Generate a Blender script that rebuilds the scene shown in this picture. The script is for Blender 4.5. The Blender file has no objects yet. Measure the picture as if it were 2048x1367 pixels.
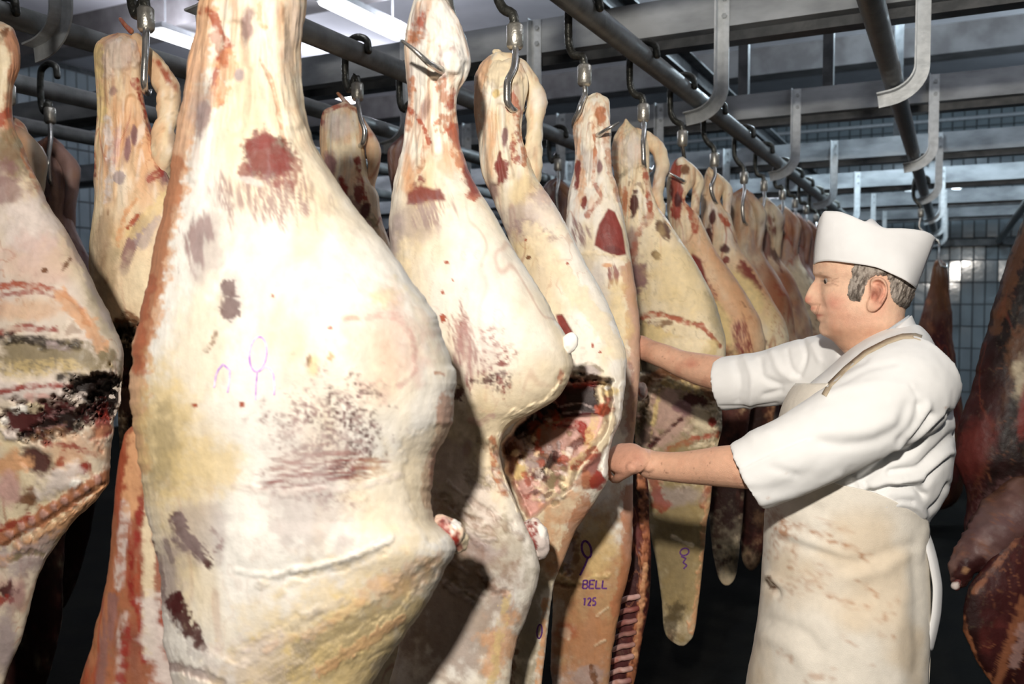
import bpy, bmesh, math, random
import numpy as np
from mathutils import Vector, Matrix
from mathutils.bvhtree import BVHTree

# ---------------------------------------------------------------- camera, world, light, exposure
SC = bpy.context.scene
COL = SC.collection
FPX = 1750.0                      # focal length in pixels of the 2048 x 1367 frame
YAW, PITCH = math.radians(26.8), math.radians(2.55)
CAM = np.array([0.0, 0.0, 1.58])
FW = np.array([-math.sin(YAW) * math.cos(PITCH), math.cos(YAW) * math.cos(PITCH), -math.sin(PITCH)])
RT = np.array([math.cos(YAW), math.sin(YAW), 0.0])
UP = np.cross(RT, FW)
cd = bpy.data.cameras.new('camera')
cam = bpy.data.objects.new('camera', cd)
COL.objects.link(cam)
m = Matrix(((RT[0], UP[0], -FW[0]), (RT[1], UP[1], -FW[1]), (RT[2], UP[2], -FW[2])))
cam.matrix_world = Matrix.Translation(Vector(CAM)) @ m.to_4x4()
cd.sensor_width = 36.0
cd.lens = FPX * 36.0 / 2048.0
cd.clip_start = 0.05
cd.dof.use_dof = True
cd.dof.focus_distance = 2.1
cd.dof.aperture_fstop = 4.0
SC.camera = cam

world = bpy.data.worlds.new('world')
SC.world = world
world.use_nodes = True
world.node_tree.nodes['Background'].inputs[0].default_value = (0.30, 0.34, 0.42, 1)
world.node_tree.nodes['Background'].inputs[1].default_value = 0.02

SC.view_settings.view_transform = 'Standard'
SC.view_settings.look = 'None'
SC.view_settings.gamma = 1.0
SC.view_settings.use_curve_mapping = False
SC.view_settings.exposure = 0.0

# the photographer's flash on its bracket, up and to the left behind the camera
FLASH = CAM - 0.85 * FW - 0.30 * RT + np.array([0, 0, 0.80])
ld = bpy.data.lights.new('flash', 'AREA')
ld.shape = 'DISK'
ld.size = 0.12
ld.energy = 110.0
ld.color = (1.0, 0.93, 0.84)
flash = bpy.data.objects.new('flash', ld)
COL.objects.link(flash)
aim = CAM + 2.1 * FW + 0.10 * RT + np.array([0, 0, -0.05])
flash.location = FLASH
flash.rotation_euler = Vector(aim - FLASH).to_track_quat('-Z', 'Y').to_euler()

# ---------------------------------------------------------------- helpers
def P(px, py, d):
    """world point at image position (px, py) of the 2048x1367 frame and depth d along the view axis"""
    px, py, d = np.asarray(px, float), np.asarray(py, float), np.asarray(d, float)
    w = FW + ((px - 1024.0) / FPX)[..., None] * RT + ((683.5 - py) / FPX)[..., None] * UP
    return CAM + d[..., None] * w

def proj(V):
    q = V - CAM
    d = q @ FW
    return 1024 + FPX * (q @ RT) / d, 683.5 - FPX * (q @ UP) / d, d

def on_rail(px, py, X):
    w = FW + (px - 1024) / FPX * RT + (683.5 - py) / FPX * UP
    return CAM + w * (X / w[0])

def srgb(c):
    c = np.asarray(c, float) / 255.0
    return np.where(c <= 0.04045, c / 12.92, ((c + 0.055) / 1.055) ** 2.4)

def sstep(a, b, x):
    t = np.clip((x - a) / (b - a + 1e-9), 0, 1)
    return t * t * (3 - 2 * t)

def _hash(i, j, k, s):
    h = (i * 374761393 + j * 668265263 + k * 2147483647 + s * 1274126177) & 0xFFFFFFFF
    h = ((h ^ (h >> 13)) * 1274126177) & 0xFFFFFFFF
    h = (h ^ (h >> 16)) & 0xFFFF
    return h / 32767.5 - 1.0

def vn(p, s=0):
    p = np.asarray(p, float)
    i = np.floor(p).astype(np.int64)
    f = p - i
    u = f * f * (3 - 2 * f)
    r = 0
    for a in (0, 1):
        wx = u[:, 0] if a else 1 - u[:, 0]
        for b in (0, 1):
            wy = u[:, 1] if b else 1 - u[:, 1]
            for c in (0, 1):
                wz = u[:, 2] if c else 1 - u[:, 2]
                r = r + wx * wy * wz * _hash(i[:, 0] + a, i[:, 1] + b, i[:, 2] + c, s)
    return r

def fbm(p, o=3, s=0):
    r, a, t = 0, 1.0, 0
    p = np.asarray(p, float)
    for k in range(o):
        r = r + a * vn(p * (2.03 ** k), s + 17 * k)
        t += a
        a *= 0.55
    return r / t

def fbm2(x, y, o=3, s=0):
    return fbm(np.stack([x, y, np.full_like(x, 0.37)], 1), o, s)

def herm(xs, ys, x):
    """smooth monotone-ish interpolation of columns"""
    xs, ys, x = np.asarray(xs, float), np.asarray(ys, float), np.asarray(x, float)
    if ys.ndim == 1:
        ys = ys[:, None]
        flat = True
    else:
        flat = False
    h = np.diff(xs)
    dl = np.diff(ys, axis=0) / h[:, None]
    mm = np.zeros_like(ys)
    mm[0], mm[-1] = dl[0], dl[-1]
    for i in range(1, len(xs) - 1):
        a, b = dl[i - 1], dl[i]
        ok = a * b > 0
        w1, w2 = 2 * h[i] + h[i - 1], h[i] + 2 * h[i - 1]
        with np.errstate(divide='ignore', invalid='ignore'):
            v = (w1 + w2) / (w1 / a + w2 / b)
        mm[i] = np.where(ok, v, 0)
    k = np.clip(np.searchsorted(xs, x, side='right') - 1, 0, len(xs) - 2)
    t = np.clip((x - xs[k]) / h[k], 0, 1)[:, None]
    hh = h[k][:, None]
    r = ((1 + 2 * t) * (1 - t) ** 2 * ys[k] + t * (1 - t) ** 2 * hh * mm[k]
         + t * t * (3 - 2 * t) * ys[k + 1] + t * t * (t - 1) * hh * mm[k + 1])
    return r[:, 0] if flat else r

def mesh_obj(name, V, F, mat, parent=None, smooth=True, col=None):
    me = bpy.data.meshes.new(name)
    me.from_pydata([tuple(v) for v in V], [], [tuple(f) for f in F])
    return finish(name, me, mat, parent, smooth, col)

def finish(name, me, mat, parent=None, smooth=True, col=None):
    me.update()
    if smooth:
        me.polygons.foreach_set('use_smooth', [True] * len(me.polygons))
    if col is not None:
        a = me.color_attributes.new('Col', 'FLOAT_COLOR', 'POINT')
        c = np.ones((len(me.vertices), 4), np.float32)
        c[:, :3] = col
        a.data.foreach_set('color', c.ravel())
    if mat:
        me.materials.append(mat)
    o = bpy.data.objects.new(name, me)
    COL.objects.link(o)
    if parent is not None:
        o.parent = parent
        o.matrix_parent_inverse = parent.matrix_world.inverted()
    return o

def thing(name, label, cat, loc, group=None):
    o = bpy.data.objects.new(name, None)
    o.empty_display_size = 0.05
    COL.objects.link(o)
    o.matrix_world = Matrix.Translation(Vector([float(a) for a in loc]))
    return tag(o, label, cat, group)

def tag(o, label, cat, group=None):
    o['label'], o['category'] = label, cat
    if group:
        o['group'] = group
    return o

def struct(o):
    o['kind'] = 'structure'
    return o

def grid_faces(n, m, closed=True, cap0=None, cap1=None):
    mm = m if closed else m - 1
    i, j = np.meshgrid(np.arange(n - 1), np.arange(mm), indexing='ij')
    j2 = (j + 1) % m
    F = np.stack([i * m + j, i * m + j2, (i + 1) * m + j2, (i + 1) * m + j], -1).reshape(-1, 4).tolist()
    if cap0 is not None:
        F += [[(k + 1) % m, k, cap0] for k in range(m)]
    if cap1 is not None:
        b = (n - 1) * m
        F += [[b + k, b + (k + 1) % m, cap1] for k in range(m)]
    return F

def resample(pts, n):
    pts = np.asarray(pts, float)
    s = np.concatenate([[0], np.cumsum(np.linalg.norm(np.diff(pts[:, :3], axis=0), axis=1))])
    return herm(s, pts, np.linspace(0, s[-1], n))

def tube(pts, rad, seg=14, n=None, rnd=True, flat=1.0, axis=None):
    """closed round bar along pts (world); rad one number or one per point; rnd rounds the ends"""
    pts = np.asarray(pts, float)
    rad = np.full(len(pts), rad) if np.isscalar(rad) else np.asarray(rad, float)
    if n:
        q = resample(np.column_stack([pts, rad]), n)
        pts, rad = q[:, :3], q[:, 3]
    T = np.gradient(pts, axis=0)
    T /= np.linalg.norm(T, axis=1)[:, None] + 1e-12
    if rnd:
        e0 = [pts[0] - T[0] * rad[0] * k for k in (0.85, 0.6, 0.3)]
        e1 = [pts[-1] + T[-1] * rad[-1] * k for k in (0.3, 0.6, 0.85)]
        r0 = [rad[0] * k for k in (0.5, 0.8, 0.95)]
        pts = np.array(e0 + list(pts) + e1)
        rad = np.array(r0 + list(rad) + [rad[-1] * k for k in (0.95, 0.8, 0.5)])
        T = np.vstack([T[:1]] * 3 + [T] + [T[-1:]] * 3)
    u = np.array(axis if axis is not None else ((0, 0, 1.0) if abs(T[0][2]) < 0.9 else (1.0, 0, 0)))
    rings = []
    a = np.linspace(0, 2 * np.pi, seg, endpoint=False)
    for p, t, r in zip(pts, T, rad):
        u = u - t * (u @ t)
        u /= np.linalg.norm(u) + 1e-12
        v = np.cross(t, u)
        rings.append(p + r * (np.cos(a)[:, None] * u * flat + np.sin(a)[:, None] * v))
    V = np.vstack(rings + [pts[:1], pts[-1:]])
    n_ = len(pts)
    return V, grid_faces(n_, seg, True, n_ * seg, n_ * seg + 1)

def box_vf(lo, hi, bev=0.0):
    x0, y0, z0 = lo
    x1, y1, z1 = hi
    V = [(x0, y0, z0), (x1, y0, z0), (x1, y1, z0), (x0, y1, z0), (x0, y0, z1), (x1, y0, z1), (x1, y1, z1), (x0, y1, z1)]
    F = [(0, 3, 2, 1), (4, 5, 6, 7), (0, 1, 5, 4), (1, 2, 6, 5), (2, 3, 7, 6), (3, 0, 4, 7)]
    return V, F

def join(*vfs):
    V, F, b = [], [], 0
    for v, f in vfs:
        V.append(np.asarray(v, float))
        F += [[i + b for i in q] for q in f]
        b += len(v)
    return np.vstack(V), F

def bevel(o, w, seg=2):
    md = o.modifiers.new('bevel', 'BEVEL')
    md.width, md.segments, md.limit_method = w, seg, 'ANGLE'
    return o

def remesh(V, F, vox):
    me = bpy.data.meshes.new('tmp')
    me.from_pydata([tuple(v) for v in V], [], [tuple(f) for f in F])
    o = bpy.data.objects.new('tmp', me)
    COL.objects.link(o)
    md = o.modifiers.new('r', 'REMESH')
    md.mode, md.voxel_size = 'VOXEL', vox
    dg = bpy.context.evaluated_depsgraph_get()
    r = bpy.data.meshes.new_from_object(o.evaluated_get(dg))
    bpy.data.objects.remove(o)
    bpy.data.meshes.remove(me)
    return r

def mesh_np(me):
    V = np.empty(len(me.vertices) * 3)
    me.vertices.foreach_get('co', V)
    V = V.reshape(-1, 3)
    N = np.empty(len(me.vertices) * 3, np.float32)
    me.vertex_normals.foreach_get('vector', N)
    return V, N.reshape(-1, 3).astype(float)

def laplace(me, V, it, lam=0.5, mask=None):
    E = np.empty(len(me.edges) * 2, np.int32)
    me.edges.foreach_get('vertices', E)
    E = E.reshape(-1, 2)
    n = len(V)
    deg = np.bincount(E.ravel(), minlength=n)[:, None] + 1e-9
    for _ in range(it):
        S = np.zeros_like(V)
        for c in range(3):
            S[:, c] = np.bincount(E[:, 0], V[E[:, 1], c], n) + np.bincount(E[:, 1], V[E[:, 0], c], n)
        D = lam * (S / deg - V)
        V = V + (D if mask is None else D * mask[:, None])
    return V

def grid_normals(V, n, m):
    G = V[:n * m].reshape(n, m, 3)
    dj = np.roll(G, -1, 1) - np.roll(G, 1, 1)
    di = np.gradient(G, axis=0)
    N = np.cross(dj, di)
    N /= np.linalg.norm(N, axis=2)[..., None] + 1e-12
    return N.reshape(-1, 3)

# ---------------------------------------------------------------- materials
def nt(name):
    mt = bpy.data.materials.new(name)
    mt.use_nodes = True
    t = mt.node_tree
    return mt, t, t.nodes['Principled BSDF']

def noise_node(t, scale, detail=3, vec=None, stretch=None):
    n = t.nodes.new('ShaderNodeTexNoise')
    n.inputs['Scale'].default_value = scale
    n.inputs['Detail'].default_value = detail
    tc = t.nodes.new('ShaderNodeTexCoord')
    if stretch:
        mp = t.nodes.new('ShaderNodeMapping')
        mp.inputs['Scale'].default_value = stretch
        t.links.new(tc.outputs['Object'], mp.inputs['Vector'])
        t.links.new(mp.outputs['Vector'], n.inputs['Vector'])
    else:
        t.links.new(tc.outputs['Object'], n.inputs['Vector'])
    return n

def ramp(t, src, stops):
    r = t.nodes.new('ShaderNodeValToRGB')
    e = r.color_ramp.elements
    while len(e) < len(stops):
        e.new(0.5)
    for k, (p, c) in enumerate(stops):
        e[k].position = p
        e[k].color = tuple(c) + (1,) if len(c) == 3 else c
    t.links.new(src, r.inputs['Fac'])
    return r

def add_bump(t, b, src, strength, dist=0.01):
    bp = t.nodes.new('ShaderNodeBump')
    bp.inputs['Strength'].default_value = strength
    bp.inputs['Distance'].default_value = dist
    t.links.new(src, bp.inputs['Height'])
    t.links.new(bp.outputs['Normal'], b.inputs['Normal'])

def mat_noise(name, c1, c2, scale, rough, metal=0.0, bump=0.0, bscale=None, spec=0.5, stretch=None, bdist=0.01, r2=None):
    mt, t, b = nt(name)
    n = noise_node(t, scale, 4, stretch=stretch)
    r = ramp(t, n.outputs['Fac'], [(0.36, c1), (0.64, c2)])
    t.links.new(r.outputs['Color'], b.inputs['Base Color'])
    b.inputs['Roughness'].default_value = rough
    b.inputs['Metallic'].default_value = metal
    b.inputs['Specular IOR Level'].default_value = spec
    if r2:
        rr = ramp(t, n.outputs['Fac'], [(0.36, (rough,) * 3), (0.64, (r2,) * 3)])
        t.links.new(rr.outputs['Color'], b.inputs['Roughness'])
    if bump:
        n2 = noise_node(t, bscale or scale * 4, 3, stretch=stretch)
        add_bump(t, b, n2.outputs['Fac'], bump, bdist)
    return mt

def mat_painted(name, rough, bump, bscale, var=0.18, vscale=30, spec=0.4, sss=0.0, stretch=None, sheen=0.0, rvar=None):
    """base colour from the object's own colour attribute, broken up by fine noise"""
    mt, t, b = nt(name)
    at = t.nodes.new('ShaderNodeAttribute')
    at.attribute_name = 'Col'
    n = noise_node(t, vscale, 4, stretch=stretch)
    r = ramp(t, n.outputs['Fac'], [(0.25, (1 - var,) * 3), (0.75, (1 + var * 0.6,) * 3)])
    mx = t.nodes.new('ShaderNodeMix')
    mx.data_type, mx.blend_type = 'RGBA', 'MULTIPLY'
    mx.inputs['Factor'].default_value = 1.0
    t.links.new(at.outputs['Color'], mx.inputs['A'])
    t.links.new(r.outputs['Color'], mx.inputs['B'])
    t.links.new(mx.outputs['Result'], b.inputs['Base Color'])
    b.inputs['Roughness'].default_value = rough
    b.inputs['Specular IOR Level'].default_value = spec
    if rvar:
        rr = ramp(t, n.outputs['Fac'], [(0.3, (rough,) * 3), (0.7, (rvar,) * 3)])
        t.links.new(rr.outputs['Color'], b.inputs['Roughness'])
    if sss:
        b.inputs['Subsurface Weight'].default_value = sss
        b.inputs['Subsurface Radius'].default_value = (0.012, 0.005, 0.003)
        b.inputs['Subsurface Scale'].default_value = 1.0
    if bump:
        n2 = noise_node(t, bscale, 4, stretch=stretch)
        add_bump(t, b, n2.outputs['Fac'], bump, 0.01)
    return mt

def mat_flat(name, c, rough=0.5, metal=0.0, spec=0.5, emit=None, estr=1.0):
    mt, t, b = nt(name)
    n = noise_node(t, 25, 2)
    r = ramp(t, n.outputs['Fac'], [(0.3, tuple(x * 0.9 for x in c)), (0.7, tuple(min(1, x * 1.06) for x in c))])
    t.links.new(r.outputs['Color'], b.inputs['Base Color'])
    b.inputs['Roughness'].default_value = rough
    b.inputs['Metallic'].default_value = metal
    b.inputs['Specular IOR Level'].default_value = spec
    if emit:
        b.inputs['Emission Color'].default_value = tuple(emit) + (1,)
        b.inputs['Emission Strength'].default_value = estr
    return mt

M = {}
M['meat'] = mat_painted('beef_surface', 0.45, 0.16, 70, 0.10, 45, 0.3, rvar=0.6)
M['wet_meat'] = mat_painted('wet_beef', 0.30, 0.5, 60, 0.22, 50, 0.5, rvar=0.5)
M['skin'] = mat_painted('skin', 0.5, 0.22, 420, 0.10, 90, 0.32, sss=0.12, rvar=0.6)
M['cloth'] = mat_painted('coat_cotton', 0.85, 0.12, 900, 0.03, 30, 0.15)
M['apron'] = mat_painted('apron_canvas', 0.75, 0.2, 500, 0.07, 60, 0.2)
M['hair'] = mat_painted('hair', 0.6, 0.5, 300, 0.25, 200, 0.25, stretch=(1, 1, 0.25))
M['galv'] = mat_noise('galvanised_steel', (0.28, 0.30, 0.305), (0.42, 0.44, 0.445), 22, 0.42, 0.3, 0.12, 60, r2=0.55)
M['pipe'] = mat_noise('rail_pipe_steel', (0.20, 0.21, 0.205), (0.32, 0.33, 0.325), 16, 0.40, 0.15, 0.12, 80, r2=0.6)
M['bracket'] = mat_noise('bracket_steel', (0.52, 0.55, 0.56), (0.68, 0.71, 0.72), 26, 0.45, 0.15, 0.08, 90)
M['beam'] = mat_noise('beam_steel', (0.20, 0.215, 0.225), (0.46, 0.485, 0.50), 6.5, 0.5, 0.1, 0.15, 40, stretch=(0.45, 1, 1.0), r2=0.7)
M['darksteel'] = mat_noise('dark_steel', (0.05, 0.055, 0.06), (0.10, 0.105, 0.11), 12, 0.5, 0.3, 0.1, 40)
M['oilsteel'] = mat_noise('oiled_hanger_steel', (0.06, 0.06, 0.052), (0.13, 0.13, 0.115), 40, 0.35, 0.7, 0.25, 120)
M['hook'] = mat_noise('polished_hook_steel', (0.42, 0.41, 0.39), (0.62, 0.61, 0.59), 40, 0.26, 0.85, 0.06, 150)
M['collar'] = mat_noise('swivel_steel', (0.42, 0.40, 0.35), (0.60, 0.58, 0.52), 50, 0.36, 0.75, 0.15, 160)
M['ceiling'] = mat_noise('ceiling_paint', (0.66, 0.65, 0.69), (0.74, 0.73, 0.77), 3, 0.75, 0, 0.05, 60)
M['ceil_beam'] = mat_noise('ceiling_joist_paint', (0.12, 0.11, 0.11), (0.19, 0.18, 0.18), 5, 0.8)
M['tile'] = mat_noise('glazed_tile', (0.20, 0.24, 0.265), (0.27, 0.315, 0.34), 2.2, 0.09, 0, 0.06, 5, spec=0.6, bdist=0.02)
M['grout'] = mat_noise('grout', (0.045, 0.05, 0.055), (0.09, 0.095, 0.10), 20, 0.9)
M['floor'] = mat_noise('wet_concrete', (0.006, 0.0058, 0.0055), (0.012, 0.0115, 0.010), 5, 0.7, 0, 0.2, 40, spec=0.03, r2=0.8)
M['wall'] = mat_noise('wall_paint', (0.16, 0.17, 0.19), (0.22, 0.23, 0.25), 4, 0.7)
M['lamp'] = mat_flat('lamp_diffuser', (0.9, 0.92, 0.95), 0.4, emit=(0.93, 0.95, 1.0), estr=7.0)
M['lampbody'] = mat_flat('lamp_housing', (0.6, 0.62, 0.65), 0.5)
M['ink'] = mat_noise('violet_stamp_ink', (0.10, 0.022, 0.17), (0.20, 0.07, 0.30), 160, 0.6)
M['ink_pale'] = mat_noise('faded_stamp_ink', (0.40, 0.22, 0.55), (0.74, 0.62, 0.74), 70, 0.6)
M['hat'] = mat_noise('cap_cotton', (0.82, 0.82, 0.82), (0.86, 0.86, 0.86), 20, 0.85, 0, 0.06, 700, spec=0.1)
M['strap'] = mat_noise('strap_webbing', (0.46, 0.37, 0.26), (0.58, 0.48, 0.35), 60, 0.85, 0, 0.2, 500, spec=0.15)
M['shirt'] = mat_noise('shirt_cotton', (0.50, 0.55, 0.60), (0.62, 0.66, 0.70), 60, 0.85, 0, 0.1, 500, spec=0.15)
M['trouser'] = mat_noise('dark_trouser', (0.02, 0.022, 0.028), (0.035, 0.037, 0.045), 40, 0.9)
M['boot'] = mat_noise('boot_rubber', (0.012, 0.012, 0.012), (0.03, 0.03, 0.03), 20, 0.4)
M['eye'] = mat_flat('eye_white', (0.34, 0.29, 0.26), 0.2)
M['iris'] = mat_flat('iris', (0.05, 0.035, 0.03), 0.1)
M['eyelet'] = mat_flat('eyelet', (0.12, 0.11, 0.09), 0.4, 0.6)
# ---------------------------------------------------------------- room shell
WY, WX, RX, CZ = 14.0, -9.5, 3.2, 4.43
Y0 = -3.0
def slab(name, lo, hi, mat):
    V, F = box_vf(lo, hi)
    return struct(mesh_obj(name, V, F, mat, None, False))
slab('floor', (WX - .2, Y0 - .2, -0.1), (RX + .2, WY + .2, 0.0), M['floor'])
slab('ceiling', (WX - .2, Y0 - .2, CZ), (RX + .2, WY + .2, CZ + 0.1), M['ceiling'])
w_back = slab('wall_back', (WX - .2, WY + 0.02, 0), (RX + .2, WY + .2, CZ), M['grout'])
w_left = slab('wall_left', (WX - .2, Y0, 0), (WX - 0.02, WY, CZ), M['grout'])
slab('wall_right', (RX, Y0, 0), (RX + .2, WY, CZ), M['wall'])
slab('wall_front', (WX - .2, Y0 - .2, 0), (RX + .2, Y0, CZ), M['wall'])
for k, y in enumerate((0.9, 5.9, 10.1)):
    slab('trim_%d' % (k + 1), (WX, y, CZ - 0.30), (RX, y + 0.32, CZ), M['ceil_beam'])

# glazed wall tiles: the ones that show largest are single pieces, the rest one joined part
TW, TH, TG = 0.152, 0.312, 0.012
rng = random.Random(5)
def tile_vf(cx, cz, tx, tz):
    w, h, e, t = TW / 2 - TG / 2, TH / 2 - TG / 2, 0.004, 0.012
    V = []
    for (sx, sz) in ((-1, -1), (1, -1), (1, 1), (-1, 1)):
        V.append((cx + sx * w, WY + 0.02, cz + sz * h))
    for (sx, sz) in ((-1, -1), (1, -1), (1, 1), (-1, 1)):
        V.append((cx + sx * (w - e), WY + 0.02 - t + tx * sx + tz * sz, cz + sz * (h - e)))
    F = [(0, 1, 5, 4), (1, 2, 6, 5), (2, 3, 7, 6), (3, 0, 4, 7), (4, 5, 6, 7)]
    return V, F
tiles = []
for r in range(int(CZ / TH)):
    for c in range(int((RX - WX) / TW)):
        cx, cz = WX + (c + 0.5) * TW, (r + 0.5) * TH
        px, py, d = proj(np.array([cx, WY, cz]))
        seen = -30 < px < 2080 and ((1895 < px < 2010 and 440 < py < 830) or (py < 380 and px > 1180))
        pri = 0 if (1895 < px < 2010 and 440 < py < 830) else (1 if seen else 2)
        tiles.append((pri, d, cx, cz))
tiles.sort()
protos = [mesh_obj('tile', *tile_vf(0, 0, rng.gauss(0, .0011), rng.gauss(0, .0011)), M['tile'], None, False) for _ in range(12)]
pmesh = [o.data for o in protos]
for o in protos:
    bpy.data.objects.remove(o)
rest = []
for k, (pri, d, cx, cz) in enumerate(tiles):
    if k < 300:
        o = bpy.data.objects.new('tile', pmesh[rng.randrange(12)])
        o.location = (cx, 0, cz)
        COL.objects.link(o)
        o.parent = w_back
    else:
        rest.append(tile_vf(cx, cz, rng.gauss(0, .001), rng.gauss(0, .001)))
o = mesh_obj('tile', *join(*rest), M['tile'], w_back, False)
o['kind'] = 'stuff'
rest = []
for r in range(int(CZ / TH)):
    for c in range(int((WY - 2.0) / TW)):
        V, F = tile_vf(0, (r + 0.5) * TH, rng.gauss(0, .001), rng.gauss(0, .001))
        V = [(WX - 0.02 + (WY + 0.02 - y), 2.0 + (c + 0.5) * TW - x, z) for x, y, z in V]
        rest.append((V, F))
o = mesh_obj('tile', *join(*rest), M['tile'], w_left, False)
o['kind'] = 'stuff'

# pale conduit along the back wall
z = P(1700, 245, 12.5)[2] + 0.02
o = mesh_obj('wall_conduit', *tube([(-6.5, WY - 0.03, z), (RX - 0.02, WY - 0.03, z)], 0.025, 10, rnd=False), M['lampbody'])
tag(o, 'pale straight conduit pipe running along the tiled back wall', 'conduit')

# dark doorway frame low on the back wall
o = mesh_obj('wall_rail', *join(box_vf((-1.6, WY - 0.10, P(1950, 487, 12.5)[2] - .05), (1.0, WY - 0.005, P(1950, 487, 12.5)[2] + .05))), M['darksteel'], None, False)
tag(bevel(o, .01), 'dark steel guard bar fixed across the tiled back wall', 'guard bar')

# fluorescent lamps lowered on added rods so their light spreads over the ceiling
LZ = CZ - 0.45
def lamp(x, y0, y1, label, w=0.24, power=60, tint=(0.86, 0.89, 1.0)):
    z = LZ
    t = thing('ceiling_lamp', label, 'lamp', (x, (y0 + y1) / 2, CZ), 'fluorescent lamps under the ceiling')
    bevel(mesh_obj('housing', *box_vf((x - w / 2, y0, z - 0.05), (x + w / 2, y1, z)), M['lampbody'], t, False), .01)
    for yy in (y0 + .15, y1 - .15):
        mesh_obj('added_rod', *tube([(x, yy, z - .002), (x, yy, CZ)], .006, 8, None, False), M['lampbody'], t)
    a = np.linspace(np.pi, 2 * np.pi, 9)
    prof = [(x + 0.42 * w * math.cos(q), z - 0.052 + 0.05 * math.sin(q)) for q in a]
    V = [(p, y, zz) for y in (y0 + .03, y1 - .03) for (p, zz) in prof]
    F = [(i, i + 1, 9 + i + 1, 9 + i) for i in range(8)] + [tuple(range(8, -1, -1)), tuple(range(9, 18)), (0, 9, 17, 8)]
    mesh_obj('diffuser', V, F, M['lamp'], t)
    for k in (0.2, 0.8):
        l = bpy.data.lights.new('tube_light', 'POINT')
        l.shadow_soft_size, l.energy, l.color = 0.06, power / 2, tint
        lo = bpy.data.objects.new('tube_light', l)
        COL.objects.link(lo)
        lo.location = (x + (.5 * w + .07) * (1 if k > .5 else -1), y0 + k * (y1 - y0), z - 0.03)
        lo.parent = t
        lo.matrix_parent_inverse = t.matrix_world.inverted()
q = (LZ - .03 - 1.58) / 2.85
lamp(-5.27 * q, 6.6 * q, 7.86 * q, 'long fluorescent lamp, seen just left of the pierced second shank', power=50)
lamp(-7.45 * q, 6.5 * q, 7.6 * q, 'fluorescent lamp seen between the twin-pronged shank and the largest carcass', power=65)
lamp(-7.5 * q, 9.2 * q, 10.0 * q, 'small far fluorescent lamp behind the ragged hock with a tan sinew', power=50)
lamp(-0.59 * q, 8.55 * q, 9.45 * q, 'short bright lamp seen beside the rail that passes above the butcher', power=240, w=0.2, tint=(0.72, 0.89, 1.0))
lamp(1.9, 9.6, 10.8, 'added unseen lamp near the tiled back wall, outside the picture on one side', power=95, tint=(0.72, 0.89, 1.0))  # out of view, added to brighten the ceiling on the right
lamp(-2.2, 1.2, 2.4, 'added unseen lamp above the photographer, higher than the picture', power=14)  # out of view, added to lighten ceiling and beams
lamp(0.9, 3.2, 4.4, 'added unseen lamp above the butcher, higher than the picture', power=22)  # unseen as well, added for even light overhead

# ---------------------------------------------------------------- beams, rails, brackets
RZ = 1.58 + 0.85
RAILX = {'A': -0.977, 'B': -0.226, 'C': -1.83, 'D': -2.52, 'E': -3.26, 'F': 0.53, 'G': -4.0}
BEAMY = [1.80, 3.67, 5.55, 7.43, 9.30, 11.2, 13.05]
BZ = 1.58 + 1.215
ORD = ['first', 'second', 'third', 'fourth', 'fifth', 'sixth', 'seventh']
def channel_vf(x0, x1, y, z, h, dpt, t=0.008):
    pr = [(0, -h / 2), (dpt, -h / 2), (dpt, -h / 2 + t), (t, -h / 2 + t), (t, h / 2 - t), (dpt, h / 2 - t), (dpt, h / 2), (0, h / 2)]
    V = [(x, y + a, z + b) for x in (x0, x1) for a, b in pr]
    F = [(i, (i + 1) % 8, 8 + (i + 1) % 8, 8 + i) for i in range(8)]
    F += [(3, 2, 1, 0), (4, 3, 0, 7), (7, 6, 5, 4)] + [(8, 9, 10, 11), (15, 8, 11, 12), (12, 13, 14, 15)]
    return V, [f[::-1] for f in F]
for k, y in enumerate(BEAMY):
    t = thing('cross_beam', 'grey steel cross beam under the ceiling, %s row from the camera' % ORD[k], 'beam', (-3, y, BZ), 'cross beams carrying the rails')
    mesh_obj('channel', *channel_vf(WX + .02, RX - .02, y, BZ, 0.15, 0.07), M['beam'], t, False)
    mesh_obj('lower_angle', *box_vf((WX + .02, y + 0.072, BZ - 0.115), (RX - .02, y + 0.16, BZ - 0.05)), M['darksteel'], t, False)
# long I-beam lying on the cross beams
x, zb = -1.43, BZ + 0.075
t = thing('long_beam', 'dark I-beam lying lengthwise on top of the cross beams', 'beam', (x, 5, zb))
for nm, lo, hi in (('lower_flange', (x - .06, 1.6, zb), (x + .06, 13.8, zb + .012)), ('web', (x - .006, 1.6, zb + .012), (x + .006, 13.8, zb + .13)), ('upper_flange', (x - .06, 1.6, zb + .13), (x + .06, 13.8, zb + .142))):
    mesh_obj(nm, *box_vf(lo, hi), M['darksteel'], t, False)
# posts from the beams up to the ceiling, with a head plate
for bx, bi, lb in ((-0.70, 2, 'slim dark post on the third cross beam, the one farther from the long I-beam'), (-1.2, 2, 'slim dark post on the third cross beam, the one nearer the long I-beam'), (-0.42, 3, 'slim dark post on the fourth cross beam, next to the rail over the butcher'), (-5.0, 2, 'slim dark post on the third cross beam, beside the long lamp')):
    y = BEAMY[bi] + 0.035
    t = thing('beam_post', lb, 'post', (bx, y, BZ + .075), 'posts standing on the cross beams')
    mesh_obj('upright', *box_vf((bx - .03, y - .03, BZ + 0.075), (bx + .03, y + .03, CZ - 0.012)), M['darksteel'], t, False)
    mesh_obj('head_plate', *box_vf((bx - .13, y - .06, CZ - 0.012), (bx + .13, y + .06, CZ)), M['darksteel'], t, False)
PR = 0.036
RNAME = {'A': 'rail carrying the row of carcasses the butcher works on', 'B': 'rail passing above the butcher', 'C': 'rail beside the largest carcass, one lane left', 'D': 'rail two lanes left of the largest carcass', 'E': 'dim rail three lanes left of the largest carcass', 'F': 'rail over the dark red carcass at the right', 'G': 'dim rail nearest the left wall'}
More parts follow.
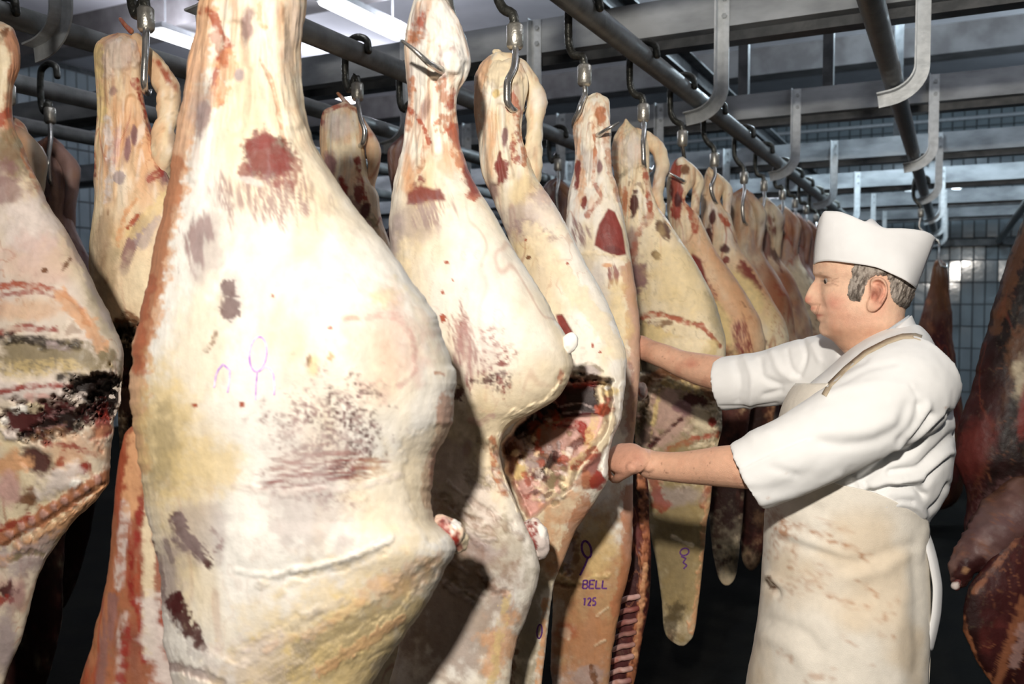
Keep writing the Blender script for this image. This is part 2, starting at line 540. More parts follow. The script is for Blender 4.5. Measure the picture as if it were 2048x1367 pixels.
for k, x in RAILX.items():
    o = mesh_obj('meat_rail', *tube([(x, -1.5, RZ), (x, 4, RZ), (x, 9, RZ), (x, 13.9, RZ)], PR, 20, n=24, rnd=False), M['pipe'])
    tag(o, 'long round steel ' + RNAME[k], 'rail', 'overhead meat rails')

def bracket_mesh():
    """J-shaped angle iron: down from the beam, round under the pipe; local origin at the pipe centre"""
    path = [(0.075, 0.44), (0.075, 0.12), (0.075, 0.05)]
    for q in np.linspace(0, 1, 9):
        a = math.radians(0 - 78 * q)
        path.append((-0.035 + 0.11 * math.cos(a), 0.04 + 0.088 * math.sin(a)))
    path.append((-0.055, -0.052))
    path = np.array(path)
    T = np.gradient(path, axis=0)
    T /= np.linalg.norm(T, axis=1)[:, None]
    Nn = np.stack([-T[:, 1], T[:, 0]], 1)      # outward (away from the pipe)
    if Nn[0][0] < 0:
        Nn = -Nn
    t, w, dp = 0.006, 0.052, 0.045
    prof = [(0, 0), (w, 0), (w, -t), (t, -t), (t, -dp), (0, -dp)]     # (outward, Y)
    V, n = [], len(path)
    for p, nn in zip(path, Nn):
        for a, b in prof:
            V.append((p[0] + nn[0] * a, b, p[1] + nn[1] * a))
    F = grid_faces(n, 6)
    F += [[0, 1, 2, 3], [0, 3, 4, 5]] + [[(n - 1) * 6 + i for i in q] for q in ((3, 2, 1, 0), (5, 4, 3, 0))]
    return V, F
br_mesh = mesh_obj('strap', *bracket_mesh(), M['bracket'], None, False)
bm_ = br_mesh.data
bpy.data.objects.remove(br_mesh)
ang = [i * np.pi / 3 for i in range(6)]
bolt = mesh_obj('bolt', [(0.011 * math.cos(a), y, 0.011 * math.sin(a)) for y in (0, -0.009) for a in ang], [(i, (i + 1) % 6, 6 + (i + 1) % 6, 6 + i) for i in range(6)] + [(6, 7, 8, 9, 10, 11), (5, 4, 3, 2, 1, 0)], M['galv'], None, False)
bolt_m = bolt.data
bpy.data.objects.remove(bolt)
LANE = {'A': "over the butcher's row", 'B': 'above the butcher', 'C': 'left of the largest carcass', 'D': 'two lanes left', 'E': 'three lanes left'}
for k in 'ABCDE':
    x = RAILX[k]
    for i, y in enumerate(BEAMY):
        if k in 'CDE' and i > 3:
            continue
        t = thing('rail_bracket', 'curved bracket on the %s cross beam, on the rail %s' % (ORD[i], LANE[k]), 'bracket', (x, y - 0.001, RZ), 'J-shaped brackets holding the rails')
        o = bpy.data.objects.new('strap', bm_)
        COL.objects.link(o)
        o.parent = t
        for zz in (0.33, 0.40):
            b = bpy.data.objects.new('bolt', bolt_m)
            b.location = (0.108, -0.006, zz)
            COL.objects.link(b)
            b.parent = t
# ---------------------------------------------------------------- beef: painting and sculpting
PAL = {k: srgb(v) for k, v in dict(
    m=(132, 60, 54), k=(78, 34, 34), b=(168, 78, 52), o=(222, 168, 124), y=(226, 200, 142), g=(172, 156, 154), w=(250, 246, 238),
    c=(240, 222, 188), p=(214, 172, 162), d=(26, 15, 12), n=(122, 80, 52), t=(136, 122, 92), r=(150, 48, 38), v=(140, 104, 104), l=(228, 214, 206), q=(186, 120, 84), e=(184, 136, 86), u=(158, 136, 90)).items()}

def seg_dist(x, y, pts):
    best = np.full(x.shape, 1e9)
    for (x0, y0), (x1, y1) in zip(pts[:-1], pts[1:]):
        dx, dy = x1 - x0, y1 - y0
        t = np.clip(((x - x0) * dx + (y - y0) * dy) / (dx * dx + dy * dy + 1e-9), 0, 1)
        best = np.minimum(best, np.hypot(x - x0 - t * dx, y - y0 - t * dy))
    return best

def poly_sd(x, y, poly):
    d = seg_dist(x, y, list(poly) + [poly[0]])
    ins = np.zeros(x.shape, bool)
    n = len(poly)
    for i in range(n):
        (x0, y0), (x1, y1) = poly[i], poly[(i + 1) % n]
        c = ((y0 > y) != (y1 > y)) & (x < (x1 - x0) * (y - y0) / (y1 - y0 + 1e-12) + x0)
        ins ^= c
    return np.where(ins, -d, d)

def smooth_path(pts, n=24):
    if len(pts) < 3:
        return pts
    p = resample(np.column_stack([np.array(pts, float), np.zeros(len(pts))]), n)
    return [tuple(a) for a in p[:, :2]]

def E(cx, cy, rx, ry, col, rot=0, soft=.35, na=.45, op=.95, sp=0, dp=0, ns=22, fib=0):
    return ('e', (cx, cy, rx, ry, rot), col, soft, na, op, sp, dp, ns, fib)
def S(pts, w, col, soft=.6, na=.5, op=.9, sp=0, dp=0, ns=18, fib=0):
    return ('s', (smooth_path(pts), w), col, soft, na, op, sp, dp, ns, fib)
def G(pts, col, edge=12, na=.5, op=1, sp=0, dp=0, ns=22, fib=0):
    return ('p', (pts, edge), col, 1.0, na, op, sp, dp, ns, fib)

def base_coat(V, o):
    s = o.get('seed', 0)
    q = V * 1.0 + s * 3.1
    n1 = fbm(q * np.array([5, 5, 3.2]), 4, 1 + s)
    n2 = fbm(q * np.array([13, 13, 8]), 4, 2 + s)
    n3 = fbm(q * np.array([55, 55, 14]), 3, 3 + s)
    a, b = PAL[o.get('a', 'w')], PAL[o.get('b', 'c')]
    c = a + (b - a) * sstep(-.35, .4, n1)[:, None]
    c = c + (PAL[o.get('c2', 'y')] - c) * (sstep(.1, .6, n2) * o.get('yel', .45))[:, None]
    c = c + (PAL['g'] - c) * (sstep(.15, .6, fbm(q * 7, 3, 9 + s)) * o.get('gray', .35))[:, None]
    c = c * (1 + .07 * n3)[:, None]
    sh = sstep(1.72, 1.95, V[:, 2] - .05 * n2)                      # sinewy shank
    st = fbm(q * np.array([62, 62, 7]), 3, 21 + s)
    c = c + (PAL['o'] - c) * (sh * .55 * sstep(.0, .4, st))[:, None]
    c = c + (PAL['v'] - c) * (sh * .45 * sstep(.2, .55, fbm(q * np.array([34, 34, 8]), 3, 23 + s)))[:, None]
    c = c + (PAL['w'] - c) * (sh * .45 * sstep(.1, .45, -st))[:, None]
    bl = o.get('blood', .3)
    if bl:
        rd = 1 - np.abs(fbm(q * np.array([9, 9, 3.5]), 3, 5 + s))
        mk = sstep(.945, .995, rd) * sstep(-.1, .35, fbm(q * 4, 2, 7 + s)) * bl
        c = c + (PAL['b'] - c) * mk[:, None]
        sk = sstep(.62, .8, vn(q * 55, 8 + s)) * sstep(.2, .5, fbm(q * 9, 2, 6 + s)) * bl
        c = c + (PAL['n'] - c) * sk[:, None]
    ve = o.get('vein', .5)
    if ve:
        rg = sstep(-.05, .3, fbm(q * 5, 2, 31 + s))
        mk = sstep(.962, .995, 1 - np.abs(fbm(q * np.array([20, 20, 11]), 3, 33 + s))) * rg * ve
        c = c + (PAL['q'] - c) * mk[:, None]
        mk = sstep(.955, .995, 1 - np.abs(fbm(q * np.array([26, 26, 15]), 3, 35 + s))) * (1 - rg) * ve * .8
        c = c + (PAL['t'] - c) * (mk * .5)[:, None]
        mk = sstep(.55, .75, vn(q * 95, 36 + s)) * sstep(.05, .4, fbm(q * 6, 2, 37 + s)) * ve
        c = c + (PAL['n'] - c) * (mk * .7)[:, None]
    mu = o.get('muscle', 0)
    if mu:
        mk = sstep(.42 - mu * .4, .55 - mu * .4, fbm(q * np.array([10, 10, 4.5]), 4, 11 + s))
        mc = PAL['k'] + (PAL['m'] - PAL['k']) * sstep(-.3, .3, fbm(q * np.array([40, 40, 8]), 3, 12))[:, None]
        c = c + (mc - c) * (mk * .85)[:, None]
    return c

def paint(V, N, base, ops):
    px, py, dep = proj(V)
    c = base_coat(V, base)
    disp = np.zeros(len(V))
    vd = V - CAM
    vd /= np.linalg.norm(vd, axis=1)[:, None]
    front = (N * vd).sum(1) < 0.12
    for i, (kd, g, col, soft, na, op, sp, dp, ns, fib) in enumerate(ops):
        if kd == 'e':
            R = max(g[2], g[3]) * 1.8
            sel = front & (np.abs(px - g[0]) < R) & (np.abs(py - g[1]) < R)
        elif kd == 's':
            xs, ys = [p[0] for p in g[0]], [p[1] for p in g[0]]
            R = g[1] * 2.2
            sel = front & (px > min(xs) - R) & (px < max(xs) + R) & (py > min(ys) - R) & (py < max(ys) + R)
        else:
            xs, ys = [p[0] for p in g[0]], [p[1] for p in g[0]]
            R = g[1] * 2.5
            sel = front & (px > min(xs) - R) & (px < max(xs) + R) & (py > min(ys) - R) & (py < max(ys) + R)
        ix = np.nonzero(sel)[0]
        if not len(ix):
            continue
        x, y = px[ix], py[ix]
        if fib:
            a = math.radians(fib)
            xx, yy = x * math.cos(a) + y * math.sin(a), -x * math.sin(a) + y * math.cos(a)
            nz = fbm2(xx / (ns * 2.6), yy / (ns * .45), 3, 30 + i)
            hf = fbm2(xx / 26, yy / 3.6, 3, 90 + i)
        else:
            nz = fbm2(x / ns, y / ns, 4, 30 + i)
            hf = fbm2(x / 6.5, y / 6.5, 3, 90 + i)
        if kd == 'e':
            a = math.radians(g[4])
            dx, dy = x - g[0], y - g[1]
            u, v = (dx * math.cos(a) + dy * math.sin(a)) / g[2], (-dx * math.sin(a) + dy * math.cos(a)) / g[3]
            q = np.hypot(u, v)
        elif kd == 's':
            q = seg_dist(x, y, g[0]) / g[1]
        else:
            q = 1 + poly_sd(x, y, g[0]) / g[1]
        mk = sstep(0, soft, 1 + soft * .5 - q + na * (nz * 1.5 + hf * 1.5 * (1.05 - soft)))
        if kd == 's' and not sp and col != '-' and g[1] < 10:
            mk = mk * (.3 + .7 * sstep(-.35, .15, fbm2(x / 12 + i, y / 9, 3, 60 + i)))
        if sp:
            mk = mk * sstep(sp - .55, sp + .05, hf + .1 * nz)
        if col != '-':
            cc = PAL[col] * (1 + .16 * hf + .16 * nz)[:, None]
            c[ix] += (cc - c[ix]) * (mk * op)[:, None]
        if dp:
            disp[ix] += dp * mk
    return c * base.get('gain', 1.0), disp, vd

def interp(tab, y):
    t = np.array(tab, float)
    return np.interp(y, t[:, 0], t[:, 1])

def side_mesh(d, rows, th=((0, .62), (1, .62)), dz=None, yaw=0.0, step=4.0, nf=120, nb=30, back=.5, rough=.006, seed=1, pw=1.0, endr=22, ylim=1400):
    """one side of beef as a closed lofted body; rows are (y, left x, right x) of its outline at depth d"""
    R = np.array(rows, float)
    ya = np.arange(R[0, 0], min(R[-1, 0], ylim), step)
    yb = np.arange(min(R[-1, 0], ylim), R[-1, 0], step * 4)
    ys = np.unique(np.concatenate([ya, yb, [R[-1, 0]]]))
    L = herm(R[:, 0], R[:, 1:], ys)
    xm, hw = L.mean(1), (L[:, 1] - L[:, 0]) / 2
    jj = np.stack([ys / 40.0, ys * 0 + seed * 1.7, ys * 0], 1)
    jl, jr = .035 * fbm(jj, 4, seed), .035 * fbm(jj + 40, 4, seed + 5)
    e = np.minimum(1, np.minimum(ys - ys[0], ys[-1] - ys) / endr + 0.03)
    hw = hw * np.sqrt(1 - (1 - e) ** 2)
    a = np.concatenate([np.linspace(0, np.pi, nf, endpoint=False), np.linspace(np.pi, 2 * np.pi, nb, endpoint=False)])
    ca, sa = np.cos(a), np.sin(a)
    sa = np.sign(sa) * np.abs(sa) ** pw
    t = interp(th, ys)
    hwm = hw * d / FPX
    lat = np.outer(hw, ca)
    lat = lat * (1 + np.where(ca > 0, np.outer(jr, np.abs(ca) ** 8), np.outer(jl, np.abs(ca) ** 8)))
    bul = np.outer(hwm * t, np.where(sa > 0, sa, sa * back))
    D = d - bul - yaw * lat * d / FPX
    if dz is not None:
        D = D + interp(dz, ys)[:, None]
    V = P(xm[:, None] + lat, np.repeat(ys[:, None], len(a), 1), D).reshape(-1, 3)
    n, m_ = len(ys), len(a)
    N = grid_normals(V, n, m_)
    cen = V.reshape(n, m_, 3).mean(1, keepdims=True)
    flip = np.sign(((V.reshape(n, m_, 3) - cen) * N.reshape(n, m_, 3)).sum())
    N *= flip
    amp = fbm(V * np.array([9, 9, 6]) + seed, 3, seed) * rough + fbm(V * np.array([34, 34, 13]), 3, seed + 1) * rough * .38 + fbm(V * np.array([90, 90, 40]), 2, seed + 2) * rough * .14
    amp = amp + sstep(1.72, 1.95, V[:, 2]) * (fbm(V * np.array([58, 58, 6]) + seed, 3, seed + 7) * .0045 + fbm(V * np.array([22, 22, 9]) + seed, 2, seed + 8) * .006)
    V = V + N * amp[:, None]
    Vc = np.vstack([V, V[:m_].mean(0), V[-m_:].mean(0)])
    Nc = np.vstack([N, [[0, 0, 1.0]], [[0, 0, -1.0]]])
    return Vc, grid_faces(n, m_, True, n * m_, n * m_ + 1), Nc, flip

def skin_part(name, VFN, base, ops, parent, mat='meat'):
    V, F, N, flip = VFN
    c, disp, vd = paint(V, N, base, ops)
    V = V + vd * disp[:, None]
    if flip > 0:
        F = [f[::-1] for f in F]
    return mesh_obj(name, V, F, M[mat], parent, True, c)

def tube_n(pts, rad, seg=18, n=40, flat=1.0, rough=.003, seed=4):
    V, F = tube(pts, rad, seg, n, True, flat)
    nr = (len(V) - 2) // seg
    N = grid_normals(V, nr, seg)
    cen = V[:nr * seg].reshape(nr, seg, 3).mean(1, keepdims=True)
    fl = np.sign(((V[:nr * seg].reshape(nr, seg, 3) - cen) * N.reshape(nr, seg, 3)).sum())
    N = np.vstack([N * fl, [[0, 0, 1.0]], [[0, 0, -1.0]]])
    V = V + N * (fbm(V * 22, 3, seed) * rough + fbm(V * 70, 2, seed) * rough * .4)[:, None]
    # tube() winds its faces outward already
    return V, F, N, -1

def pxtube(pts, **k):
    """pts: (x, y, d, radius in px)"""
    a = np.array(pts, float)
    return tube_n(P(a[:, 0], a[:, 1], a[:, 2]), a[:, 3] * a[:, 2] / FPX, **k)

def blob(px, py, d, rx, ry, rd, rot=0, rough=.006, seed=1, n=26):
    """lumpy closed piece (radii rx, ry in px, rd in metres deep)"""
    th = np.linspace(0.06, np.pi - 0.06, n)
    a = np.linspace(0, 2 * np.pi, n * 2, endpoint=False)
    u = np.outer(np.sin(th), np.cos(a))
    w = np.outer(np.sin(th), np.sin(a))
    v = np.repeat(np.cos(th)[:, None], n * 2, 1)
    k = math.radians(rot)
    x, y = u * rx, -v * ry
    V = P(px + x * math.cos(k) - y * math.sin(k), py + x * math.sin(k) + y * math.cos(k), d + w * rd).reshape(-1, 3)
    c = V.mean(0)
    N = V - c
    N /= np.linalg.norm(N, axis=1)[:, None]
    V = V + N * (fbm(V * 28, 3, seed) * rough + fbm(V * 80, 2, seed) * rough * .5)[:, None]
    m_ = n * 2
    Vc = np.vstack([V, V[:m_].mean(0), V[-m_:].mean(0)])
    Nc = np.vstack([N, N[:1], N[-1:]])
    G_ = grid_normals(V, n, m_)
    fl = np.sign((G_ * N).sum())
    return Vc, grid_faces(n, m_, True, n * m_, n * m_ + 1), Nc, fl

# ---------------------------------------------------------------- hooks
def hanger(name_label, X, collar, spts, group='trolley hooks on the rails', r=0.0085, side=-1):
    """trolley hook: bent hanger over the rail, swivel collar, S-hook along world points spts"""
    c = np.array(collar)
    t = thing('meat_hook', name_label, 'hook', c, group)
    y = c[1]
    s = side
    path = [(X - s * .047, y, RZ + .0), (X - s * .042, y, RZ + .032), (X, y, RZ + .052), (X + s * .045, y, RZ + .03), (X + s * .052, y, RZ - .03), (X + s * .05, y, RZ - .085), (X + s * .032, y, RZ - .125), (c[0] * .5 + (X + s * .012) * .5, y, max(c[2] + .055, RZ - .16)), (c[0], y, c[2] + .025)]
    mesh_obj('hanger', *tube(path, 0.0125, 10, 34, True), M['oilsteel'], t)
    mesh_obj('swivel', *tube([c + (0, 0, .032), c + (0, 0, .026), c + (0, 0, -.022), c + (0, 0, -.030)], [.016, .021, .021, .015], 18, None, False), M['collar'], t)
    sp = np.array([c + (0, 0, -.02)] + [np.array(p) for p in spts])
    q = resample(sp, 40)
    rr = np.full(40, r)
    rr[-9:] = r * np.linspace(1, .35, 9)
    mesh_obj('hook', *tube(q, rr, 12, None, True), M['hook'], t)
    return t

def ray_px(px, py):
    w = FW + (px - 1024) / FPX * RT + (683.5 - py) / FPX * UP
    return w / np.linalg.norm(w)

def bvh_of(o):
    me = o.data
    V = np.array([tuple(o.matrix_world @ v.co) for v in me.vertices])
    return BVHTree.FromPolygons([Vector(v) for v in V], [tuple(p.vertices) for p in me.polygons])

def ribbon(bv, pts, w, off=0.0009, closed=False, step=2.0, maxd=99):
    """thin strip lying on a surface along an outline seen at pixels pts"""
    p = np.array(pts, float)
    if closed:
        p = np.vstack([p, p[:1]])
    s = np.concatenate([[0], np.cumsum(np.hypot(*np.diff(p, axis=0).T))])
    n = max(3, int(s[-1] / step))
    t = np.linspace(0, s[-1], n)
    p = np.stack([np.interp(t, s, p[:, 0]), np.interp(t, s, p[:, 1])], 1)
    T = np.gradient(p, axis=0)
    T /= np.linalg.norm(T, axis=1)[:, None] + 1e-9
    Nn = np.stack([-T[:, 1], T[:, 0]], 1)
    V, F = [], []
    for q, nn in zip(p, Nn):
        row = []
        for k in (-.5, 0, .5):
            z = q + nn * w * k
            dr = Vector(ray_px(*z))
            h = bv.ray_cast(Vector(CAM), dr)
            if h[0] is None or (h[0] - Vector(CAM)).length > maxd:
                row = None
                break
            row.append(h[0] - dr * off)
        V.append(row)
    idx, out = {}, []
    for i, r_ in enumerate(V):
        if r_:
            idx[i] = len(out)
            out += r_
    for i in range(len(V) - 1):
        if i in idx and i + 1 in idx:
            a, b = idx[i], idx[i + 1]
            F += [(a, a + 1, b + 1, b), (a + 1, a + 2, b + 2, b + 1)]
    return np.array([tuple(v) for v in out]).reshape(-1, 3), F

def oval(cx, cy, rx, ry, rot=0, n=28):
    a = np.linspace(0, 2 * np.pi, n, endpoint=False)
    k = math.radians(rot)
    x, y = rx * np.cos(a), ry * np.sin(a)
    return [(cx + u * math.cos(k) - v * math.sin(k), cy + u * math.sin(k) + v * math.cos(k)) for u, v in zip(x, y)]

def stamp(body, parent, strokes, mat='ink', label=None):
    bv = bvh_of(body)
    for pts, w, cl in strokes:
        V, F = ribbon(bv, pts, w, closed=cl)
        if len(F):
            o = mesh_obj('ink_stamp', V, F, M[mat], parent)
            if label:
                o['label'] = label
GRP = 'sides of beef hanging from the rails'
# ---------------------------------------------------------------- sides of beef
def beef(label, root_px, group=GRP):
    return thing('beef_side', label, 'carcass', root_px, group)
XA, XC, XD, XE = RAILX['A'], RAILX['C'], RAILX['D'], RAILX['E']

# --- the largest side, nearest the camera
d1 = 1.45
t1 = beef('largest pale fat-covered side of beef, violet oval stamp on its flank, nearest the camera', P(560, -150, d1))
rows = [(-160, 462, 560), (-130, 440, 590), (-60, 422, 608), (0, 401, 611), (60, 395, 604), (110, 383, 599), (200, 366, 606), (290, 350, 633), (370, 335, 680), (450, 318, 740), (520, 303, 796), (580, 290, 842), (640, 276, 876), (700, 267, 898), (760, 263, 909), (820, 264, 906), (870, 269, 890), (930, 276, 863), (1000, 286, 860), (1040, 295, 872), (1075, 303, 903), (1105, 311, 912), (1150, 320, 882), (1200, 322, 858), (1260, 326, 818), (1310, 332, 782), (1367, 345, 740), (1500, 365, 660), (1700, 400, 585), (1950, 420, 530), (2230, 430, 480)]
ops1 = [
    S([(402, 0), (392, 90), (376, 180), (362, 260), (345, 380), (322, 480), (300, 600), (276, 720), (268, 830), (275, 920)], 26, 'o', na=.6, op=.8),
    S([(352, 330), (325, 470), (300, 600), (272, 730)], 16, 'q', na=.7, op=.8),
    S([(300, 560), (285, 640), (275, 740)], 12, 'b', na=.8, op=.55),
    E(330, 870, 55, 130, 'y', 0, .8, op=.7), E(330, 900, 28, 90, 't', 5, .8, na=.7, op=.45),
    E(420, 930, 70, 50, 'y', 0, .8, op=.6), E(395, 700, 60, 130, 'y', 8, .9, op=.35),
    E(500, 200, 95, 170, 'c', 0, .8, op=.5), E(585, 60, 28, 110, 'o', 0, .8, na=.7, op=.4),
    S([(405, 20), (420, 25), (440, 60), (455, 90), (438, 130), (428, 170), (440, 205)], 8, 'b', na=.9, op=.85),
    S([(455, 110), (450, 150), (432, 200)], 16, 'o', na=.9, op=.7), S([(430, 75), (445, 120)], 12, 'b', na=.9, op=.5),
    E(494, 55, 12, 38, 'v', 5, .8, op=.8), E(405, 235, 14, 36, 'v', 8, .8, op=.8), E(478, 150, 10, 12, 'g', 0, .8), E(400, 210, 24, 50, 'g', 10, .9, op=.5),
    S([(520, 120), (545, 170), (560, 240), (572, 300)], 4, 'q', na=.6, op=.6, dp=.003), S([(470, 60), (480, 160), (470, 250)], 18, '-', soft=.9, na=.2, dp=.008), S([(550, 20), (560, 120), (590, 240)], 18, '-', soft=.9, na=.2, dp=-.007), S([(420, 120), (410, 240), (390, 350)], 14, '-', soft=.9, na=.2, dp=-.006), S([(520, 10), (518, 40), (530, 55)], 5, 'o', na=.6, op=.7),
    E(535, 312, 48, 48, 'k', 15, .25, na=.28, op=.75), E(535, 312, 44, 44, 'm', 15, .5, na=.5, op=.8), E(492, 345, 16, 18, 'm', 0, .4, op=.8), E(540, 395, 78, 52, 'v', 0, .8, na=.7, op=.75, sp=.15, fib=80), E(575, 345, 30, 40, 'm', 0, .5, na=.6, op=.7, sp=.1),
    E(520, 285, 30, 14, 'm', -20, .4, op=.9), E(500, 360, 30, 8, 'l', 20, .6, op=.8),
    E(395, 480, 24, 48, 'v', 12, .7, na=.7, op=.8, fib=80), E(415, 500, 30, 70, 'g', 12, .9, op=.5),
    E(457, 574, 15, 18, 'k', 0, .3, op=.9), E(462, 612, 18, 26, 'k', 10, .3, na=.6, op=.9), E(462, 592, 24, 45, 'g', 0, .9, op=.4),
    S([(432, 665), (424, 685), (412, 700)], 5, 'n', op=.7), E(618, 720, 6, 15, 'n', 10, .7, op=.9), E(626, 730, 14, 22, 'y', 10, .9, op=.7), E(775, 590, 26, 26, 'y', 0, .9, na=.8, op=.5), E(662, 715, 6, 10, 'o'), E(390, 810, 6, 5, 'b'), E(483, 808, 4, 6, 'b'), E(545, 593, 4, 5, 'b'), E(660, 655, 4, 3, 'b'), E(700, 635, 20, 6, 'o', 0, .8, op=.6),
    E(772, 690, 78, 92, 'p', 10, .9, na=.7, op=.42), S([(690, 640), (780, 630), (830, 700), (830, 740), (800, 770)], 7, 'p', na=.8, op=.7),
    S([(720, 783), (745, 783), (760, 788)], 5, 'k', na=.9, op=.7), S([(870, 745), (888, 748)], 3, 'q'),
    E(650, 880, 100, 100, 'v', -15, .9, na=.8, op=.85, sp=.34), E(690, 850, 60, 75, 'k', -20, .8, na=.9, op=.9, sp=.42),
    E(640, 940, 92, 34, 'm', -4, .8, na=.8, op=.95, sp=.14, fib=-4), E(700, 935, 40, 22, 'k', 0, .8, na=.8, op=.6, sp=.35, fib=-4), E(610, 890, 80, 50, 'l', 0, .9, op=.4),
    E(800, 1000, 100, 90, 'c', 0, .9, op=.5), E(620, 1020, 80, 90, 'g', 0, .9, na=.6, op=.5),
    S([(352, 1040), (372, 1075), (402, 1105), (415, 1125)], 13, 'k', soft=.4, na=.7, op=.95, fib=45), S([(345, 1040), (355, 1085), (385, 1100)], 8, 'k', na=.8, op=.85), E(400, 1060, 55, 60, 'g', 0, .9, op=.5), S([(425, 1060), (440, 1085), (432, 1100)], 6, 'v', na=.9, op=.6, sp=.2),
    S([(300, 1090), (318, 1130), (325, 1190), (345, 1235)], 7, 'k', na=.9, op=.85), S([(330, 1080), (345, 1120)], 5, 'k', na=.9, op=.7), E(330, 1180, 34, 90, 'g', 0, .9, op=.7),
    S([(350, 1205), (365, 1245), (392, 1285), (398, 1300)], 17, 'k', soft=.4, na=.7, op=.95), S([(358, 1195), (352, 1215)], 10, 'k', na=.8),
    S([(320, 1240), (345, 1290), (420, 1330), (470, 1350)], 24, 'w', op=.7, dp=-.003), S([(330, 1330), (400, 1345), (440, 1367)], 10, 'v', na=.8, op=.6, dp=.006),
    E(700, 1240, 210, 110, 'c', -25, .9, na=.6, op=.85), E(720, 1290, 170, 80, 'y', -30, .9, na=.8, op=.7), E(600, 1340, 150, 60, 'y', -15, .9, na=.9, op=.6), E(500, 1330, 110, 60, 'l', -15, .9, na=.9, op=.5),
    E(660, 1300, 150, 36, 't', -28, .9, na=.9, op=.5, sp=.1, fib=-28), E(800, 1160, 70, 30, 'o', -20, .9, na=.9, op=.5), S([(600, 1300), (700, 1250), (800, 1190), (850, 1140)], 18, 't', na=.9, op=.4, dp=.003), S([(640, 1340), (720, 1290), (800, 1240)], 10, 'o', na=.9, op=.6, dp=-.003),
    S([(470, 970), (560, 985), (700, 975), (800, 950)], 7, 'l', op=.5, dp=-.0015), S([(585, 1140), (640, 1130), (700, 1115), (745, 1095), (785, 1075)], 7, 'w', soft=.8, op=.7, dp=-.0045), S([(600, 1152), (700, 1128), (770, 1100)], 9, 't', soft=.8, op=.3, dp=.003),
    S([(470, 1140), (540, 1150), (590, 1142)], 6, 'w', op=.6, dp=-.003),
    S([(895, 800), (890, 860), (866, 930), (862, 1000)], 16, 'q', na=.7, op=.65), S([(880, 870), (862, 960)], 7, 'b', na=.9, op=.5), S([(875, 870), (830, 900), (840, 1000), (870, 1060)], 24, 'c', op=.5, dp=.003),
]
for i in range(26):
    rr = random.Random(i)
    x, y = 420 + rr.random() * 420, 1150 + rr.random() * 220
    ops1.append(S([(x, y), (x + 25, y - 10 - 8 * rr.random()), (x + 55 + 30 * rr.random(), y - 30 - 14 * rr.random())], 6 + 4 * rr.random(), rr.choice('yotlg'), na=.9, op=.3, dp=rr.choice((-.0018, .0016))))
body1 = skin_part('body', side_mesh(d1, rows, [(-160, .9), (250, .9), (500, .72), (900, .62), (1200, .6), (2200, .6)], [(-160, 0), (400, 0), (800, -.02), (2200, -.02)], .1, 3.6, 190, 40, .55, .0032, 1, .9), dict(a='w', b='c', yel=.35, gray=.2, blood=.22, seed=1, vein=.12, gain=.77), ops1, t1)
rows = [(850, 255, 300), (900, 243, 330), (980, 230, 350), (1030, 224, 360), (1100, 218, 370), (1200, 204, 380), (1300, 180, 390), (1367, 160, 400), (1500, 145, 420), (1700, 160, 430), (1950, 230, 440), (2150, 330, 420)]
opsf = [S([(275, 880), (268, 960), (262, 1020)], 16, 'o', na=.8), S([(282, 1000), (276, 1060), (262, 1110), (262, 1180), (285, 1240), (290, 1320)], 8, 'r', na=.7, op=.95), S([(300, 1000), (296, 1100), (300, 1300)], 12, 'c', na=.6), S([(248, 1010), (246, 1090), (238, 1170)], 9, 'l', na=.9, op=.75, fib=88),
        S([(225, 1200), (210, 1290), (200, 1367)], 12, 'v', na=.9, op=.7, fib=88), S([(250, 1230), (240, 1300), (236, 1367)], 8, 'l', na=.9, op=.6, sp=.1, fib=88), S([(255, 1250), (245, 1367)], 9, 'r', na=.8, op=.9), S([(300, 1200), (312, 1300), (340, 1367)], 20, 'l', op=.9), S([(275, 1110), (280, 1180), (276, 1240)], 3, 'b', na=.9)]
opsf = [o_[:3] + (.95, .9) + o_[5:] for o_ in opsf]
skin_part('flank', side_mesh(d1 + .07, rows, [(0, .45)], None, 0, 4, 60, 20, .5, .006, 7), dict(a='m', b='q', c2='k', yel=.5, gray=.1, blood=.8, seed=3, gain=.62), opsf, t1)['label'] = 'raw red inner flank edge below the fat cover'
opsb = [E(900, 1070, 22, 26, 'm', 0, .4, na=.8, sp=.1), E(912, 1046, 12, 14, 'w', 0, .4, op=.9), E(888, 1045, 10, 14, 'p'), S([(878, 1080), (900, 1100), (928, 1098), (935, 1070)], 7, 'c', na=.6), E(905, 1085, 14, 10, 'r', 0, .5, na=.8), E(902, 1062, 5, 4, 'l', 30), E(893, 1078, 4, 5, 'l'), S([(885, 1050), (893, 1075), (915, 1092)], 9, 'm', na=.9, sp=.05)]
skin_part('breast_bone', blob(892, 1070, d1 - .028, 45, 38, .040, 25, .010, 3, 30), dict(a='c', b='p', yel=.2, blood=.5, seed=5), opsb, t1)['label'] = 'sawn breastbone end, red marrow and white gristle'
inkst = [(oval(516, 708, 17, 35, 6), 4.5, True), ([(514, 745), (512, 770), (511, 800)], 4, False), ([(518, 742), (530, 733), (540, 737), (547, 750), (549, 775), (548, 790)], 4.5, False)]
stamp(body1, t1, inkst, 'ink_pale')
stamp(body1, t1, [([(428, 775), (432, 750), (437, 738), (446, 728), (460, 740), (459, 760), (455, 785)], 4.5, False)], 'ink_pale')
c = on_rail(545, -330, XA)
hanger('steel trolley hook carrying the largest pale side of beef', XA, c, [P(545, -250, d1 - .09), P(538, -170, d1 - .10), P(530, -130, d1 - .09), P(520, -110, d1 - .03), P(512, -120, d1 + .03)])

